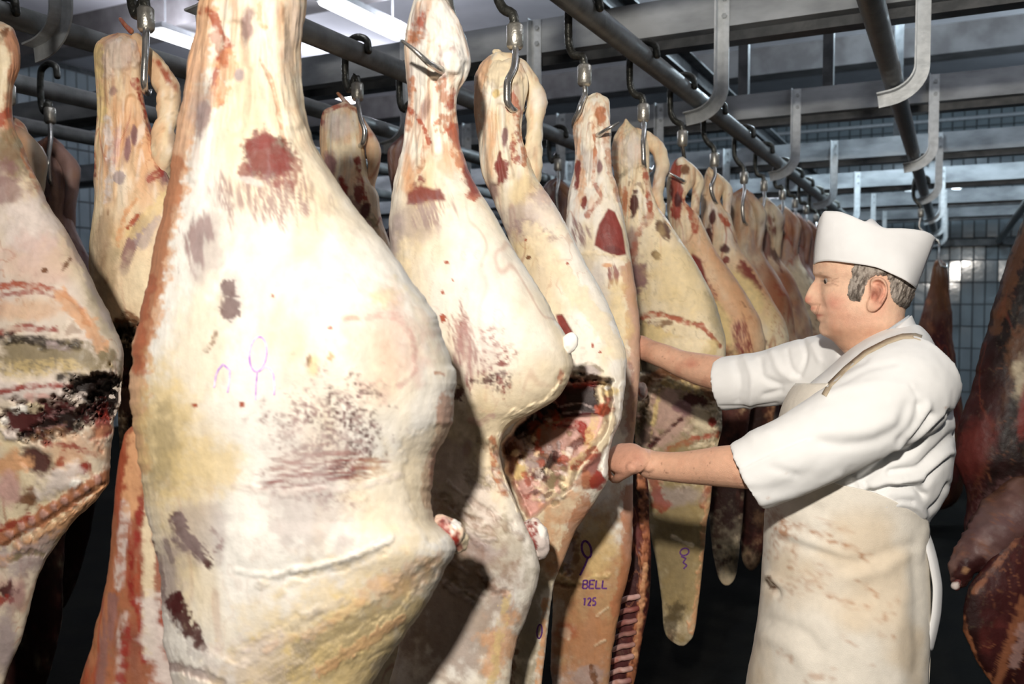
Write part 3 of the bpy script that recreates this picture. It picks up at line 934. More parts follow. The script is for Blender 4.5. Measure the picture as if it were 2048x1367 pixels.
# --- second side
c = on_rail(876, -115, XA)
d2 = float(proj(c)[2]) + .03
t2 = beef('second pale side of beef, shank pierced by a hook point, red mottling on its belly', P(880, -10, d2))
rows = [(-18, 838, 878), (-6, 830, 890), (10, 822, 902), (40, 815, 917), (80, 812, 934), (120, 812, 942), (150, 814, 936), (180, 815, 922), (220, 813, 915), (280, 808, 920), (330, 798, 935), (370, 788, 953), (420, 781, 984), (470, 779, 1012), (520, 784, 1043), (570, 792, 1074), (620, 800, 1104), (680, 812, 1134), (735, 822, 1144), (775, 830, 1130), (800, 835, 1108), (825, 840, 1070), (845, 845, 1030), (870, 850, 1008), (900, 852, 1000), (950, 852, 1010), (1000, 848, 1030), (1050, 840, 1050), (1095, 832, 1072), (1135, 826, 1080), (1170, 820, 1074), (1230, 808, 1052), (1300, 795, 1030), (1367, 780, 1022), (1550, 770, 1005), (1750, 800, 960), (1850, 830, 920)]
ops2 = [
    E(838, 48, 14, 22, 'b', 20, .7, na=.9, op=.85), E(828, 75, 18, 16, 'q', 0, .8, na=.8), E(905, 100, 8, 9, 'r', 0, .5, op=.7), S([(880, 90), (884, 140), (892, 158)], 4, 'b', na=.9, op=.6), E(905, 125, 26, 28, 'w', 0, .9, op=.6, dp=-.016), E(850, 60, 22, 40, '-', 10, .9, dp=-.01), S([(868, 165), (868, 230), (876, 300)], 11, '-', soft=.9, na=.2, dp=.014), S([(838, 180), (838, 260), (842, 330)], 7, '-', soft=.9, na=.2, dp=-.007),
    S([(822, 160), (818, 200), (812, 260)], 8, 'q', na=.8, op=.8), S([(815, 215), (835, 235), (850, 262), (858, 285)], 5, 'b', na=.9, op=.9), S([(880, 170), (895, 200), (905, 225), (885, 250)], 12, 'q', na=.9, op=.8, sp=.1), S([(905, 180), (902, 210)], 7, 'r', na=.9, op=.7),
    E(852, 215, 9, 20, 'v', 10, .8, op=.6), S([(850, 290), (845, 330), (820, 350)], 8, 'q', na=.9, op=.6), S([(908, 260), (920, 310), (935, 345), (948, 385)], 11, 'b', na=.9, op=.85), E(938, 350, 12, 26, 'm', -15, .6, na=.8, op=.8), E(900, 320, 20, 30, 'o', 0, .9, op=.5, na=.9),
    G([(815, 385), (840, 370), (880, 378), (892, 400), (860, 402), (830, 412), (812, 410)], 'm', 8, .7, .95), S([(825, 372), (838, 365), (842, 360)], 8, 'm', na=.8), E(862, 420, 44, 30, 'v', -8, .9, na=.7, op=.7, sp=.2, fib=70), E(830, 445, 40, 40, 'g', 0, .9, op=.6), E(815, 350, 10, 40, 'o', 0, .9, op=.7),
    E(790, 480, 14, 60, 'g', 8, .9, op=.7), E(800, 540, 16, 60, 'c', 0, .9),
    E(932, 695, 26, 66, 'm', -8, .7, na=.7, op=1, sp=.12, fib=84), E(928, 700, 14, 50, 'r', -8, .7, na=.7, op=.7, sp=.2, fib=84), E(985, 715, 34, 50, 'm', -8, .8, na=.8, op=1, sp=.36), E(1000, 755, 18, 20, 'k', 0, .8, na=.9, op=.8, sp=.35), E(950, 700, 60, 64, 'l', 0, .9, op=.4), E(918, 788, 14, 14, 'k', 0, .5, na=.8), S([(945, 763), (970, 762), (990, 752)], 6, 'k', na=.95, op=.85, sp=.1),
    E(885, 585, 4, 4, 'b'), E(893, 524, 4, 4, 'b'), E(887, 635, 5, 7, 'b'), E(905, 560, 3, 3, 'b'),
    S([(1130, 760), (1105, 800), (1060, 822), (1015, 838)], 9, 'c', na=.7, op=.8, dp=-.006), S([(1120, 765), (1125, 740)], 5, 'b', na=.9, op=.7), S([(985, 830), (960, 845), (940, 840)], 6, 'p', na=.9, op=.7),
    E(910, 960, 55, 130, 't', 5, .9, na=.8, op=.55), E(890, 930, 40, 60, 'g', 0, .9, na=.8, op=.6), E(950, 1010, 40, 110, 'l', -14, .9, op=.6), S([(985, 880), (992, 940), (1008, 985)], 9, 'q', na=.5, op=.9), E(935, 900, 10, 20, 'v', 0, .8, op=.4),
    S([(1010, 900), (1016, 960), (1038, 1020)], 5, 'c', na=.6, op=.9, dp=-.005), E(960, 1110, 90, 60, 't', 0, .9, na=.9, op=.5), E(960, 1105, 40, 25, 'g', 0, .8, op=.7), E(880, 1060, 30, 60, 'n', 0, .9, na=.9, op=.5), E(910, 1210, 110, 150, 'n', 0, .9, na=.7, op=.6), E(1000, 1290, 30, 70, 'o', 8, .9, na=.9, op=.7), S([(1012, 1200), (995, 1290), (985, 1367)], 9, 'y', na=.9, op=.7),  # broad brown ellipse paints in part of the shadow on the lower belly
]
for i in range(30):
    rr = random.Random(i + 50)
    x, y = 880 + rr.random() * 120, 850 + rr.random() * 330
    ops2.append(S([(x, y), (x + 18, y + 14 + 10 * rr.random()), (x + 40 + 14 * rr.random(), y + 18 + 26 * rr.random())], 4 + 3 * rr.random(), rr.choice('tlgn'), na=.9, op=.4, dp=rr.choice((-.004, .004))))
body2 = skin_part('body', side_mesh(d2, rows, [(-20, .85), (250, .85), (500, .7), (900, .6), (1800, .6)], [(-20, 0), (300, -.02), (700, -.06), (1100, -.04), (1800, 0)], .25, 3.2, 130, 32, .5, .0035, 11, .9), dict(a='w', b='c', yel=.35, gray=.22, blood=.3, seed=2, vein=.18, gain=.89), ops2, t2)
skin_part('breast_bone', blob(1070, 1076, d2 - .05, 28, 40, .03, -20, .009, 6, 30), dict(a='l', b='c', yel=.2, blood=.4, seed=6), [E(1062, 1060, 16, 16, 'm', 0, .5, na=.9, sp=.1), E(1066, 1090, 9, 12, 'm', 0, .5, na=.8), E(1055, 1070, 6, 16, 'r', 0, .6, na=.9), E(1088, 1060, 10, 14, 'w', 0, .5)], t2)['label'] = 'sawn breastbone end with ragged white gristle'
skin_part('fat_flap', blob(1139, 688, d2 - .13, 15, 22, .012, 25, .006, 9, 20), dict(a='w', b='w', yel=0, gray=0, blood=0), [], t2)['label'] = 'small loose white fat flap'
hanger('steel hook whose bright point juts out of the second pale shank', XA, c, [P(896, -20, d2 - .03), P(908, 40, d2 + .01), P(928, 88, d2 + .07), P(925, 130, d2 + .05), P(885, 142, d2 - .07), P(860, 128, d2 - .12), P(832, 103, d2 - .135), P(805, 82, d2 - .13)])

# --- third side: open belly facing the butcher
c = on_rail(1030, 74, XA)
d3 = float(proj(c)[2]) + .03
t3 = beef('third side of beef, open dark belly cavity gripped by the hand nearest the camera', P(1020, 110, d3))
rows = [(104, 982, 1010), (114, 968, 1032), (130, 957, 1048), (160, 949, 1058), (215, 949, 1049), (260, 953, 1042), (300, 957, 1050), (340, 964, 1064), (380, 980, 1088), (430, 1000, 1120), (480, 1018, 1146), (540, 1035, 1177), (600, 1045, 1211), (660, 1045, 1239), (720, 1030, 1253), (765, 1010, 1252), (830, 995, 1243), (880, 985, 1226), (925, 985, 1216), (955, 988, 1217), (985, 992, 1200), (1010, 995, 1185), (1060, 1000, 1152), (1110, 1005, 1130), (1170, 1005, 1108), (1250, 1000, 1097), (1310, 1000, 1090), (1367, 1000, 1085), (1500, 1005, 1080), (1650, 1015, 1055)]
ops3 = [
    E(1000, 145, 38, 34, 'c', 0, .9, dp=-.014), S([(1000, 215), (1004, 280), (1018, 350)], 8, '-', soft=.9, na=.2, dp=.009), S([(975, 190), (978, 280), (990, 360)], 9, '-', soft=.9, na=.2, dp=-.007), S([(975, 120), (955, 180), (952, 260)], 12, 'o', na=.8, op=.7), S([(1018, 215), (1022, 190), (1040, 225)], 7, 'b', na=.9, op=.8), E(992, 187, 7, 9, 'y', 0, .5, dp=-.004), S([(1030, 230), (1036, 250), (1046, 290), (1048, 330)], 5, 'q', na=.8), S([(1030, 270), (1025, 300), (1032, 320)], 7, 'r', na=.95, op=.8, sp=.2),
    E(1010, 275, 6, 22, 'v', 5, .7), E(1003, 345, 12, 28, 'm', 5, .5, na=.6), E(998, 320, 5, 22, 'm', 5, .5), E(985, 385, 14, 22, 'v', 0, .8, op=.8), E(978, 300, 8, 60, 'o', 0, .9, op=.5), S([(1060, 200), (1080, 300), (1095, 400)], 10, 'o', na=.7, op=.5), E(1078, 390, 20, 30, 'v', -20, .9, op=.6, sp=.1),
    E(1070, 458, 36, 22, 'v', 10, .8, na=.8, op=.7, sp=.2), E(1040, 440, 40, 34, 'g', 0, .9, op=.6), E(1090, 420, 40, 36, 'l', 0, .9, op=.5),
    S([(1060, 460), (1120, 540), (1180, 620), (1235, 700)], 18, 'c', na=.6, op=.7), E(1057, 515, 5, 4, 'n'), E(1135, 527, 3, 3, 'b'), E(1052, 480, 4, 4, 'b'), E(1185, 690, 4, 6, 'b'), E(1200, 704, 3, 3, 'b'),
    G([(1112, 630), (1124, 628), (1146, 664), (1136, 672), (1122, 670)], 'm', 4, .3, 1, dp=.004),
    E(1182, 741, 24, 12, 'g', 0, .6, op=.8), S([(1160, 735), (1180, 727), (1205, 742)], 4, 't', op=.7),
    # cavity
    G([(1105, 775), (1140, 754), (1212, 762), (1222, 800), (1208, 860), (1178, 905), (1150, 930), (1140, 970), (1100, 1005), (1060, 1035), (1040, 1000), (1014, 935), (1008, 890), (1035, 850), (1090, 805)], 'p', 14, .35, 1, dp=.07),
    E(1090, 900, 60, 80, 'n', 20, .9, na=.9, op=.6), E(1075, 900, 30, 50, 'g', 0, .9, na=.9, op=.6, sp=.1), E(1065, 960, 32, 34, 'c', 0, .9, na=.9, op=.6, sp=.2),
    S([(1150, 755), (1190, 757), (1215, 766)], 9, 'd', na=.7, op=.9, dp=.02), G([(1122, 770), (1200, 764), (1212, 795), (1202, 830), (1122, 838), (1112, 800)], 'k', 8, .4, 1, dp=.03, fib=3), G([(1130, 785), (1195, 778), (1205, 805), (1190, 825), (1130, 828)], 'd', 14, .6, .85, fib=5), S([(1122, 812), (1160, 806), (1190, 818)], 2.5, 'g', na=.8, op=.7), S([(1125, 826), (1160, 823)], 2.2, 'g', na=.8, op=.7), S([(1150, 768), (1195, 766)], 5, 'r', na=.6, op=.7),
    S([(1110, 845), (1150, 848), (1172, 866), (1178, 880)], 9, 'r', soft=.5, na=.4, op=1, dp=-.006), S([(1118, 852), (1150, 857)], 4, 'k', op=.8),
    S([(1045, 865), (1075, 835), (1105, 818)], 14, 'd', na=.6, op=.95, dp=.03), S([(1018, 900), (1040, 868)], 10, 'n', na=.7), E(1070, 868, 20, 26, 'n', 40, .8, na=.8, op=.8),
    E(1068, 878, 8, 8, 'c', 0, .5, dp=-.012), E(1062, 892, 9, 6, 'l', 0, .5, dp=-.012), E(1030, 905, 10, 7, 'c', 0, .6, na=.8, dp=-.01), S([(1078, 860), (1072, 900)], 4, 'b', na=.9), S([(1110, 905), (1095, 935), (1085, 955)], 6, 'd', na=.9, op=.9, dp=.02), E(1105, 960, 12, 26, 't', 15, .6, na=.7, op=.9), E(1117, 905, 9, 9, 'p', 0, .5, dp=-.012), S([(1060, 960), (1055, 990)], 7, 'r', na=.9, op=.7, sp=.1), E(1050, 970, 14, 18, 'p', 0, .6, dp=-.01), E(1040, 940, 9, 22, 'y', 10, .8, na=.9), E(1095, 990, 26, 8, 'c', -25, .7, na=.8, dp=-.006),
    S([(1205, 775), (1218, 840), (1190, 900), (1150, 935), (1120, 985)], 13, 'c', na=.5, op=.95, dp=-.01), S([(1188, 835), (1175, 890), (1140, 940)], 9, 'y', na=.6, op=.7), E(1223, 780, 14, 12, 'y', 0, .7, na=.7, op=.9), E(1215, 775, 6, 5, 'w', 0, .5), S([(1220, 800), (1222, 815)], 9, 'r', na=.9, op=.8), E(1208, 820, 12, 10, 'b', 0, .6, na=.9),
    S([(1250, 770), (1246, 830), (1226, 885), (1214, 930)], 9, 'w', na=.5, op=.8, dp=-.004),
    S([(1150, 930), (1172, 915), (1190, 902)], 8, 'b', na=.9, op=.9), G([(1165, 935), (1200, 902), (1205, 905), (1196, 940), (1214, 960), (1190, 975), (1165, 978)], 'm', 6, .8, .9), E(1175, 960, 22, 16, 'q', -30, .8, na=.9, op=.7), E(1197, 958, 15, 16, 'r', 0, .5, na=.8, op=.8), E(1210, 945, 6, 9, 'w', 0, .5, dp=-.006),
    E(1130, 1020, 50, 30, 'o', -35, .9, na=.9, op=.7), E(1130, 1010, 40, 16, 'c', -30, .8, na=.9, op=.6), S([(1170, 1010), (1140, 1080), (1115, 1130)], 16, 'q', na=.9, op=.7), E(1090, 1090, 34, 50, 'o', 0, .9, op=.7, na=.8),
    E(1060, 1250, 30, 120, 't', 0, .9, na=.8, op=.7), S([(1032, 1230), (1025, 1300), (1022, 1367)], 9, 'n', na=.9, op=.8), S([(1090, 1200), (1085, 1300), (1080, 1367)], 8, 'o', na=.8),
]
for i in range(60):
    rr = random.Random(i + 150)
    a, q = rr.random() * 6.28, rr.random() ** .5
    x, y = 1095 + 62 * q * math.cos(a), 915 + 95 * q * math.sin(a)
    if x - 1095 > 40 and y > 920:
        continue
    ops3.append(E(x, y, 4 + 8 * rr.random(), 3 + 6 * rr.random(), rr.choice('pcnbgklt'), rr.random() * 180, .5, na=.9, op=.7, dp=rr.choice((-.009, .009, .006))))
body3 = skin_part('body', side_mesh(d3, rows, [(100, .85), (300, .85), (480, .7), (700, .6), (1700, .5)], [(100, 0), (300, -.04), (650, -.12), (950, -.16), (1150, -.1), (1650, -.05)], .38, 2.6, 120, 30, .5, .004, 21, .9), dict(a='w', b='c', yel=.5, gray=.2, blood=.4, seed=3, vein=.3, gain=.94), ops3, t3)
skin_part('tendon', pxtube([(1000, 128, d3 - .02, 22), (1035, 140, d3 - .02, 22), (1062, 172, d3 - .02, 20), (1074, 205, d3 - .02, 22), (1070, 245, d3 - .03, 17), (1066, 290, d3 - .04, 18), (1063, 345, d3 - .05, 22), (1054, 400, d3 - .02, 22), (1046, 460, d3 + .06, 14)], rough=.008, n=60, seg=24), dict(a='c', b='c', yel=.4, gray=.2, blood=.4, seed=4, gain=.9), [E(1075, 200, 16, 24, 'w', 0, .9, op=.5)], t3)
skin_part('knuckle', blob(995, 106, d3, 12, 8, .015, 20, .004, 3, 14), dict(a='c', b='o', blood=.3), [], t3)
hanger('large bright hook crossing in front of the third pale shank', XA, c, [P(1031, 110, d3 - .06), P(1026, 140, d3 - .09), P(1014, 170, d3 - .11), P(1014, 200, d3 - .11), P(1026, 219, d3 - .09), P(1042, 221, d3 - .04), P(1052, 212, d3 + .01)])
stamp(body3, t3, [(oval(1079, 1262, 5, 14, 5), 3, True)])

# --- fourth side: stamped lower flank
c = on_rail(1169, 151, XA)
d4 = float(proj(c)[2]) + .03
t4 = beef('fourth side of beef, violet letters on lower flank, dark red thigh muscle', P(1190, 188, d4))
rows = [(184, 1180, 1208), (196, 1168, 1217), (220, 1157, 1219), (262, 1145, 1222), (300, 1148, 1221), (330, 1148, 1221), (370, 1141, 1233), (420, 1132, 1244), (480, 1129, 1255), (515, 1135, 1261), (560, 1145, 1269), (620, 1160, 1276), (700, 1175, 1280), (760, 1180, 1278), (850, 1175, 1272), (900, 1165, 1268), (960, 1140, 1267), (1010, 1120, 1267), (1060, 1113, 1266), (1110, 1111, 1263), (1160, 1108, 1254), (1220, 1106, 1240), (1280, 1104, 1228), (1330, 1103, 1222), (1367, 1105, 1218), (1440, 1112, 1200), (1475, 1125, 1185)]
ops4 = [
    S([(1186, 240), (1190, 300), (1186, 370)], 9, '-', soft=.9, na=.2, dp=.010), E(1163, 262, 16, 22, '-', 0, .9, dp=-.008), E(1195, 205, 14, 14, '-', 0, .9, dp=-.006), S([(1160, 215), (1150, 270), (1160, 330), (1165, 400)], 9, 'o', na=.7, op=.7), E(1200, 230, 9, 16, 'q', 0, .7, na=.9), S([(1186, 250), (1190, 300), (1186, 360)], 3, 'q', na=.8), E(1198, 335, 6, 16, 'v', 0, .7), E(1168, 405, 6, 15, 'm', 5, .5), E(1155, 345, 5, 26, 'm', 5, .6, na=.7), S([(1210, 260), (1218, 330), (1235, 400)], 6, 'q', na=.9, op=.7), S([(1190, 370), (1200, 390), (1175, 430)], 5, 'b', na=.95, op=.7),
    G([(1216, 418), (1230, 424), (1244, 458), (1252, 508), (1228, 513), (1205, 500), (1189, 490), (1196, 450)], 'm', 5, .25, 1, fib=65), E(1225, 500, 20, 8, 'k', 10, .7, op=.5),
    E(1157, 465, 20, 26, 'v', -10, .7, na=.7, op=.85, sp=.05, fib=70), E(1225, 548, 11, 17, 'm', 0, .5, na=.7, op=.9, sp=.05, fib=80), S([(1140, 512), (1190, 505), (1250, 518)], 4, 'c', dp=-.003), E(1215, 530, 12, 4, 'o', 0, .7, na=.9),
    S([(1255, 540), (1270, 640), (1274, 760), (1262, 900)], 16, 'q', na=.7, op=.65), S([(1240, 700), (1258, 780), (1250, 860)], 12, 'v', na=.8, op=.5), E(1195, 600, 30, 80, 'g', -10, .9, op=.4), E(1235, 650, 26, 90, 'y', 0, .9, op=.6),
    E(1190, 1230, 100, 190, 'e', 0, .9, na=.5, op=.85), E(1180, 1310, 80, 100, 'q', 0, .9, na=.9, op=.5), S([(1258, 980), (1255, 1100), (1235, 1220)], 13, 'q', na=.7, op=.8), E(1195, 1090, 40, 55, 'y', 0, .9, op=.6), E(1135, 1105, 12, 40, 'g', 5, .6, na=.8, op=.8, dp=.006), S([(1150, 1070), (1152, 1110), (1140, 1140)], 8, 'n', na=.8, op=.7), S([(1110, 1150), (1135, 1165), (1170, 1160), (1215, 1150)], 6, 'y', na=.7, op=.5, dp=-.005), S([(1112, 1170), (1160, 1172)], 5, 'n', na=.7, op=.6, dp=.004), S([(1120, 1000), (1118, 1060), (1120, 1140)], 7, 't', na=.8, dp=.004), E(1131, 1266, 10, 10, 'c', 0, .8, na=.9), E(1128, 1262, 22, 16, 'b', 0, .9, na=.9, op=.5), S([(1195, 1230), (1215, 1215)], 3, 'c', op=.5, dp=-.003), S([(1190, 1290), (1210, 1280)], 3, 'c', op=.5, dp=-.003), E(1180, 1355, 30, 20, 'g', 0, .8, op=.6, na=.8), S([(1182, 1335), (1190, 1367)], 6, 'n', na=.8, dp=.006),
]
body4 = skin_part('body', side_mesh(d4, rows, [(184, .85), (350, .85), (500, .75), (800, .7), (1450, .5)], [(184, 0), (450, -.05), (900, -.1), (1450, -.05)], .45, 2.6, 100, 26, .5, .004, 31, .9), dict(a='w', b='c', yel=.5, gray=.2, blood=.4, seed=4, gain=1.03), ops4, t4)
def letters(x, y, w, h, chars, gap, sl=0.0):
    G_ = {'B': [[(0, 1), (0, 0), (.7, 0), (.9, .25), (.7, .48), (0, .48)], [(.7, .48), (1, .75), (.75, 1), (0, 1)]], 'E': [[(1, 0), (0, 0), (0, 1), (1, 1)], [(0, .5), (.8, .5)]], 'L': [[(0, 0), (0, 1), (1, 1)]],
          '1': [[(.2, .2), (.6, 0), (.5, 1)]], '2': [[(0, .22), (.3, 0), (.8, .05), (.9, .35), (.1, 1), (1, 1)]], '5': [[(1, 0), (.2, 0), (.12, .45), (.7, .4), (1, .7), (.7, 1), (0, .95)]]}
    out = []
    for ch in chars:
        for st in G_[ch]:
            out.append(([(x + a * w - sl * b * h, y + b * h) for a, b in st], 3.4, False))
        x += w + gap
    return out
stamp(body4, t4, [(oval(1173, 1098, 9, 17, -14), 4.5, True), ([(1176, 1114), (1170, 1130), (1160, 1150)], 4, False)])
stamp(body4, t4, letters(1167, 1160, 10, 16, 'BELL', 3.0, .12))
stamp(body4, t4, letters(1166, 1195, 7, 15, '125', 2.6, .05), 'ink')
# ribs and backbone beside the stamped flank
rows = [(930, 1262, 1290), (980, 1262, 1298), (1050, 1262, 1300), (1120, 1258, 1302), (1200, 1245, 1298), (1280, 1232, 1284), (1367, 1218, 1268), (1450, 1205, 1245), (1480, 1205, 1235)]
opsr = [S([(1284, 950), (1292, 1060), (1291, 1130), (1284, 1200), (1272, 1300), (1262, 1367)], 8, 'q', na=.8, op=.9, dp=-.008), S([(1290, 1130), (1282, 1220), (1268, 1310)], 5, 'o', na=.9, op=.8)]
skin_part('backbone', side_mesh(d4 + .06, rows, [(0, .6)], None, 0, 3, 50, 16, .5, .004, 33), dict(a='k', b='d', c2='m', yel=.5, gray=.05, blood=.9, seed=9), opsr, t4)['label'] = 'dark red sawn backbone strip'
for i in range(8):
    y = 1195 + i * 24
    x0, x1 = 1246 - i * 3.2, 1276 - i * 2.6
    skin_part('rib', pxtube([(x0 - 8, y + 8, d4 + .04, 5), ((x0 + x1) / 2, y, d4 + .02, 5.5), (x1, y - 3, d4 + .03, 5.5)], seg=8, n=10, rough=.002, seed=i), dict(a='p', b='m', yel=.1, blood=.8, seed=i), [], t4)
hanger('hook bent behind the fourth shank, point sticking out to one side', XA, c, [P(1170, 185, d4 - .02), P(1160, 215, d4 - .04), P(1150, 238, d4 - .02), P(1152, 260, d4 + .05), P(1185, 275, d4 + .06), P(1200, 268, d4 - .08), P(1218, 256, d4 - .12), P(1237, 245, d4 - .12)])

# --- fifth side: open chest, stamped
c = on_rail(1287, 226, XA)
d5 = float(proj(c)[2]) + .03
t5 = beef('fifth side of beef, yellow fat, blood-rimmed belly over an open chest between the arms', P(1270, 240, d5))
rows = [(238, 1248, 1256), (250, 1244, 1268), (262, 1236, 1284), (280, 1227, 1296), (305, 1222, 1300), (340, 1228, 1298), (375, 1234, 1303), (400, 1238, 1312), (435, 1242, 1330), (480, 1250, 1362), (540, 1262, 1400), (600, 1270, 1430), (650, 1274, 1446), (690, 1276, 1452), (715, 1277, 1450), (735, 1278, 1440), (755, 1276, 1430), (790, 1270, 1442), (850, 1268, 1444), (890, 1270, 1434), (960, 1280, 1426), (1000, 1290, 1422), (1050, 1300, 1414), (1100, 1308, 1409), (1150, 1316, 1402), (1200, 1322, 1396), (1250, 1326, 1390), (1275, 1334, 1384), (1290, 1348, 1378)]
ops5 = [
    S([(1240, 270), (1228, 310), (1240, 400)], 8, 'o', na=.7), E(1262, 300, 20, 34, 'l', 0, .9, op=.6, dp=-.012), S([(1280, 340), (1278, 400), (1284, 450)], 7, '-', soft=.9, na=.2, dp=.009), E(1268, 410, 8, 24, 'k', 5, .5), E(1250, 400, 6, 24, 'q', 0, .6), S([(1288, 340), (1296, 380), (1300, 420)], 5, 'b', na=.8), E(1325, 458, 12, 22, 'k', -25, .35, na=.4, op=.95), E(1312, 509, 12, 9, 'k', 30, .4, op=.95), E(1278, 548, 20, 30, 'v', 10, .7, na=.7), E(1262, 480, 10, 26, 'v', 0, .8, op=.7), S([(1300, 430), (1275, 470), (1260, 520)], 7, 'b', na=.95, op=.6), E(1360, 560, 50, 90, 'y', -20, .9, op=.5), 
    S([(1280, 632), (1320, 628), (1360, 640), (1400, 652), (1425, 675), (1440, 692)], 5, 'b', na=.95, op=.9, dp=.004), S([(1282, 645), (1310, 650), (1340, 645)], 6, 'n', na=.95, op=.8), S([(1290, 660), (1360, 690), (1420, 700)], 16, 'y', na=.6, op=.8), E(1370, 690, 40, 14, 'c', 10, .8, op=.8), E(1430, 640, 14, 50, 't', -12, .9, op=.5),
    S([(1275, 728), (1340, 738), (1440, 742)], 16, 'd', na=.3, op=.9, dp=.05), E(1358, 850, 84, 100, 't', 0, .5, na=.4, op=.85, dp=.02), E(1330, 830, 40, 60, 'p', 10, .9, na=.8, op=.6), S([(1290, 760), (1340, 745), (1400, 770), (1440, 800)], 12, 'n', na=.9, op=.8), S([(1330, 765), (1360, 772), (1390, 778)], 8, 'y', na=.9, op=.7, sp=.2), E(1386, 802, 30, 11, 'k', 18, .5, na=.7, dp=.008), E(1370, 818, 18, 14, 'v', 40, .5, na=.6), S([(1300, 892), (1330, 865), (1362, 838)], 5, 'k', na=.6, op=.95, dp=.008), E(1408, 850, 26, 26, 'c', 0, .8, na=.9, op=.7), S([(1340, 900), (1390, 878), (1430, 868)], 7, 'b', na=.8, op=.9), S([(1380, 895), (1425, 885)], 5, 'c', na=.8), E(1425, 845, 8, 10, 'r', 0, .6), E(1295, 850, 16, 50, 'd', 5, .7, na=.8, op=.7, dp=.01), E(1310, 830, 6, 40, 'y', 10, .8, na=.8),  # leading dark stroke: shadow under the belly rim, painted into the dent
    E(1360, 1090, 70, 190, 'u', 0, .9, op=.9), E(1340, 1060, 40, 120, 't', 0, .9, na=.6, op=.5), S([(1418, 980), (1410, 1090), (1400, 1180), (1386, 1260)], 9, 'o', na=.8, op=.9, dp=-.005), S([(1412, 970), (1404, 1010)], 7, 'r', na=.9, op=.6), E(1345, 1245, 18, 40, 'd', 20, .8, na=.9, op=.65), E(1355, 990, 50, 20, 'g', 0, .9, op=.6), S([(1300, 940), (1320, 1010)], 14, 'r', na=.9, op=.7), S([(1345, 1075), (1385, 1090)], 5, 'c', na=.7, dp=-.003),
]
body5 = skin_part('body', side_mesh(d5, rows, [(238, .8), (400, .8), (600, .72), (720, .66), (760, .45), (1300, .35)], [(238, 0), (450, -.05), (700, -.08), (1290, -.04)], .45, 2.6, 90, 24, .5, .004, 41, .9), dict(a='c', b='c', yel=.6, gray=.2, blood=.5, seed=5, vein=.8, gain=1.08), ops5, t5)
skin_part('tendon', pxtube([(1275, 268, d5 - .01, 14), (1305, 285, d5 - .01, 14), (1322, 308, d5 - .02, 15), (1325, 330, d5 - .02, 15), (1318, 360, d5 - .03, 13), (1316, 400, d5 - .04, 13), (1314, 440, d5 - .02, 13), (1310, 480, d5 + .03, 10)], n=50, rough=.008), dict(a='c', b='o', yel=.5, gray=.3, blood=.6, seed=4), [], t5)
stamp(body5, t5, [(oval(1369, 1103, 9, 7, -20), 3.2, True), ([(1362, 1112), (1372, 1116), (1366, 1124), (1374, 1130), (1367, 1137)], 3.2, False)])
skin_part('joint_knob', blob(1281, 782, d5 - .2, 14, 18, .03, 0, .006, 7, 18), dict(a='l', b='m', yel=.1, blood=.9), [], t5)['label'] = 'round pink bone joint in the chest'
hanger('hook hanging straight before the fifth, yellowish shank', XA, c, [P(1288, 262, d5 - .07), P(1286, 290, d5 - .09), P(1287, 320, d5 - .09), P(1291, 336, d5 - .06), P(1300, 340, d5 - .01), P(1306, 332, d5 + .03)])

# --- sixth and seventh
c = on_rail(1365, 277, XA)
d6 = float(proj(c)[2]) + .03
t6 = beef('sixth side of beef with a bloody hock and a long dark muscle streak', P(1375, 316, d6))
rows = [(314, 1356, 1374), (324, 1346, 1384), (345, 1338, 1394), (365, 1334, 1390), (400, 1334, 1372), (430, 1336, 1398), (480, 1345, 1420), (540, 1360, 1460), (600, 1375, 1500), (650, 1385, 1522), (690, 1390, 1530), (730, 1395, 1522), (800, 1400, 1505), (900, 1408, 1492), (1000, 1415, 1488), (1100, 1425, 1480), (1170, 1440, 1468)]
ops6 = [S([(1350, 325), (1352, 360), (1356, 400), (1350, 430)], 10, 'r', na=.8, op=.9), E(1370, 340, 9, 10, 'n', 0, .6), E(1356, 400, 8, 14, 'k', 0, .5), S([(1372, 400), (1385, 430), (1392, 460)], 7, 'b', na=.8), G([(1384, 508), (1402, 518), (1415, 560), (1424, 620), (1405, 600), (1382, 545)], 'm', 6, .4, 1), E(1455, 900, 60, 190, 'k', 0, .7, na=.6, op=.95), E(1450, 1000, 50, 120, 'd', 0, .8, na=.6, op=.8), S([(1410, 560), (1440, 620), (1455, 650)], 8, 'm', na=.9, op=.7, sp=.15), E(1478, 678, 20, 36, 'm', -18, .5, na=.6, op=.95, sp=.05, fib=75), E(1455, 560, 16, 60, 'o', -25, .9, op=.6), E(1440, 650, 20, 50, 'y', -20, .9)]  # large dark lower ellipses paint the shadow cast by the fifth side
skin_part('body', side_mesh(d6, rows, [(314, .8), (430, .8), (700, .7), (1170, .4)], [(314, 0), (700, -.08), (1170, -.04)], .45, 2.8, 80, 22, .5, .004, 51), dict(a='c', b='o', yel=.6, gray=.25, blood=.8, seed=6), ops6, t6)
skin_part('tendon', pxtube([(1362, 325, d6 - .02, 11), (1385, 345, d6 - .02, 12), (1397, 366, d6 - .02, 12), (1392, 395, d6 - .03, 9), (1390, 425, d6 - .04, 9), (1388, 460, d6 - .02, 9), (1386, 490, d6 + .03, 7)], n=30, rough=.002), dict(a='c', b='o', yel=.5, gray=.3, blood=.6, seed=4), [], t6)
hanger('hook whose dark point pierces the sixth, bloody hock', XA, c, [P(1367, 305, d6 + .02), P(1370, 330, d6 + .07), P(1376, 365, d6 + .05), P(1366, 362, d6 - .08), P(1350, 352, d6 - .10), P(1338, 345, d6 - .10)])
c = on_rail(1429, 320, XA)
d7 = float(proj(c)[2]) + .03
t7 = beef('seventh side of beef, pointed hock tip and several dark muscle spots', P(1420, 336, d7))
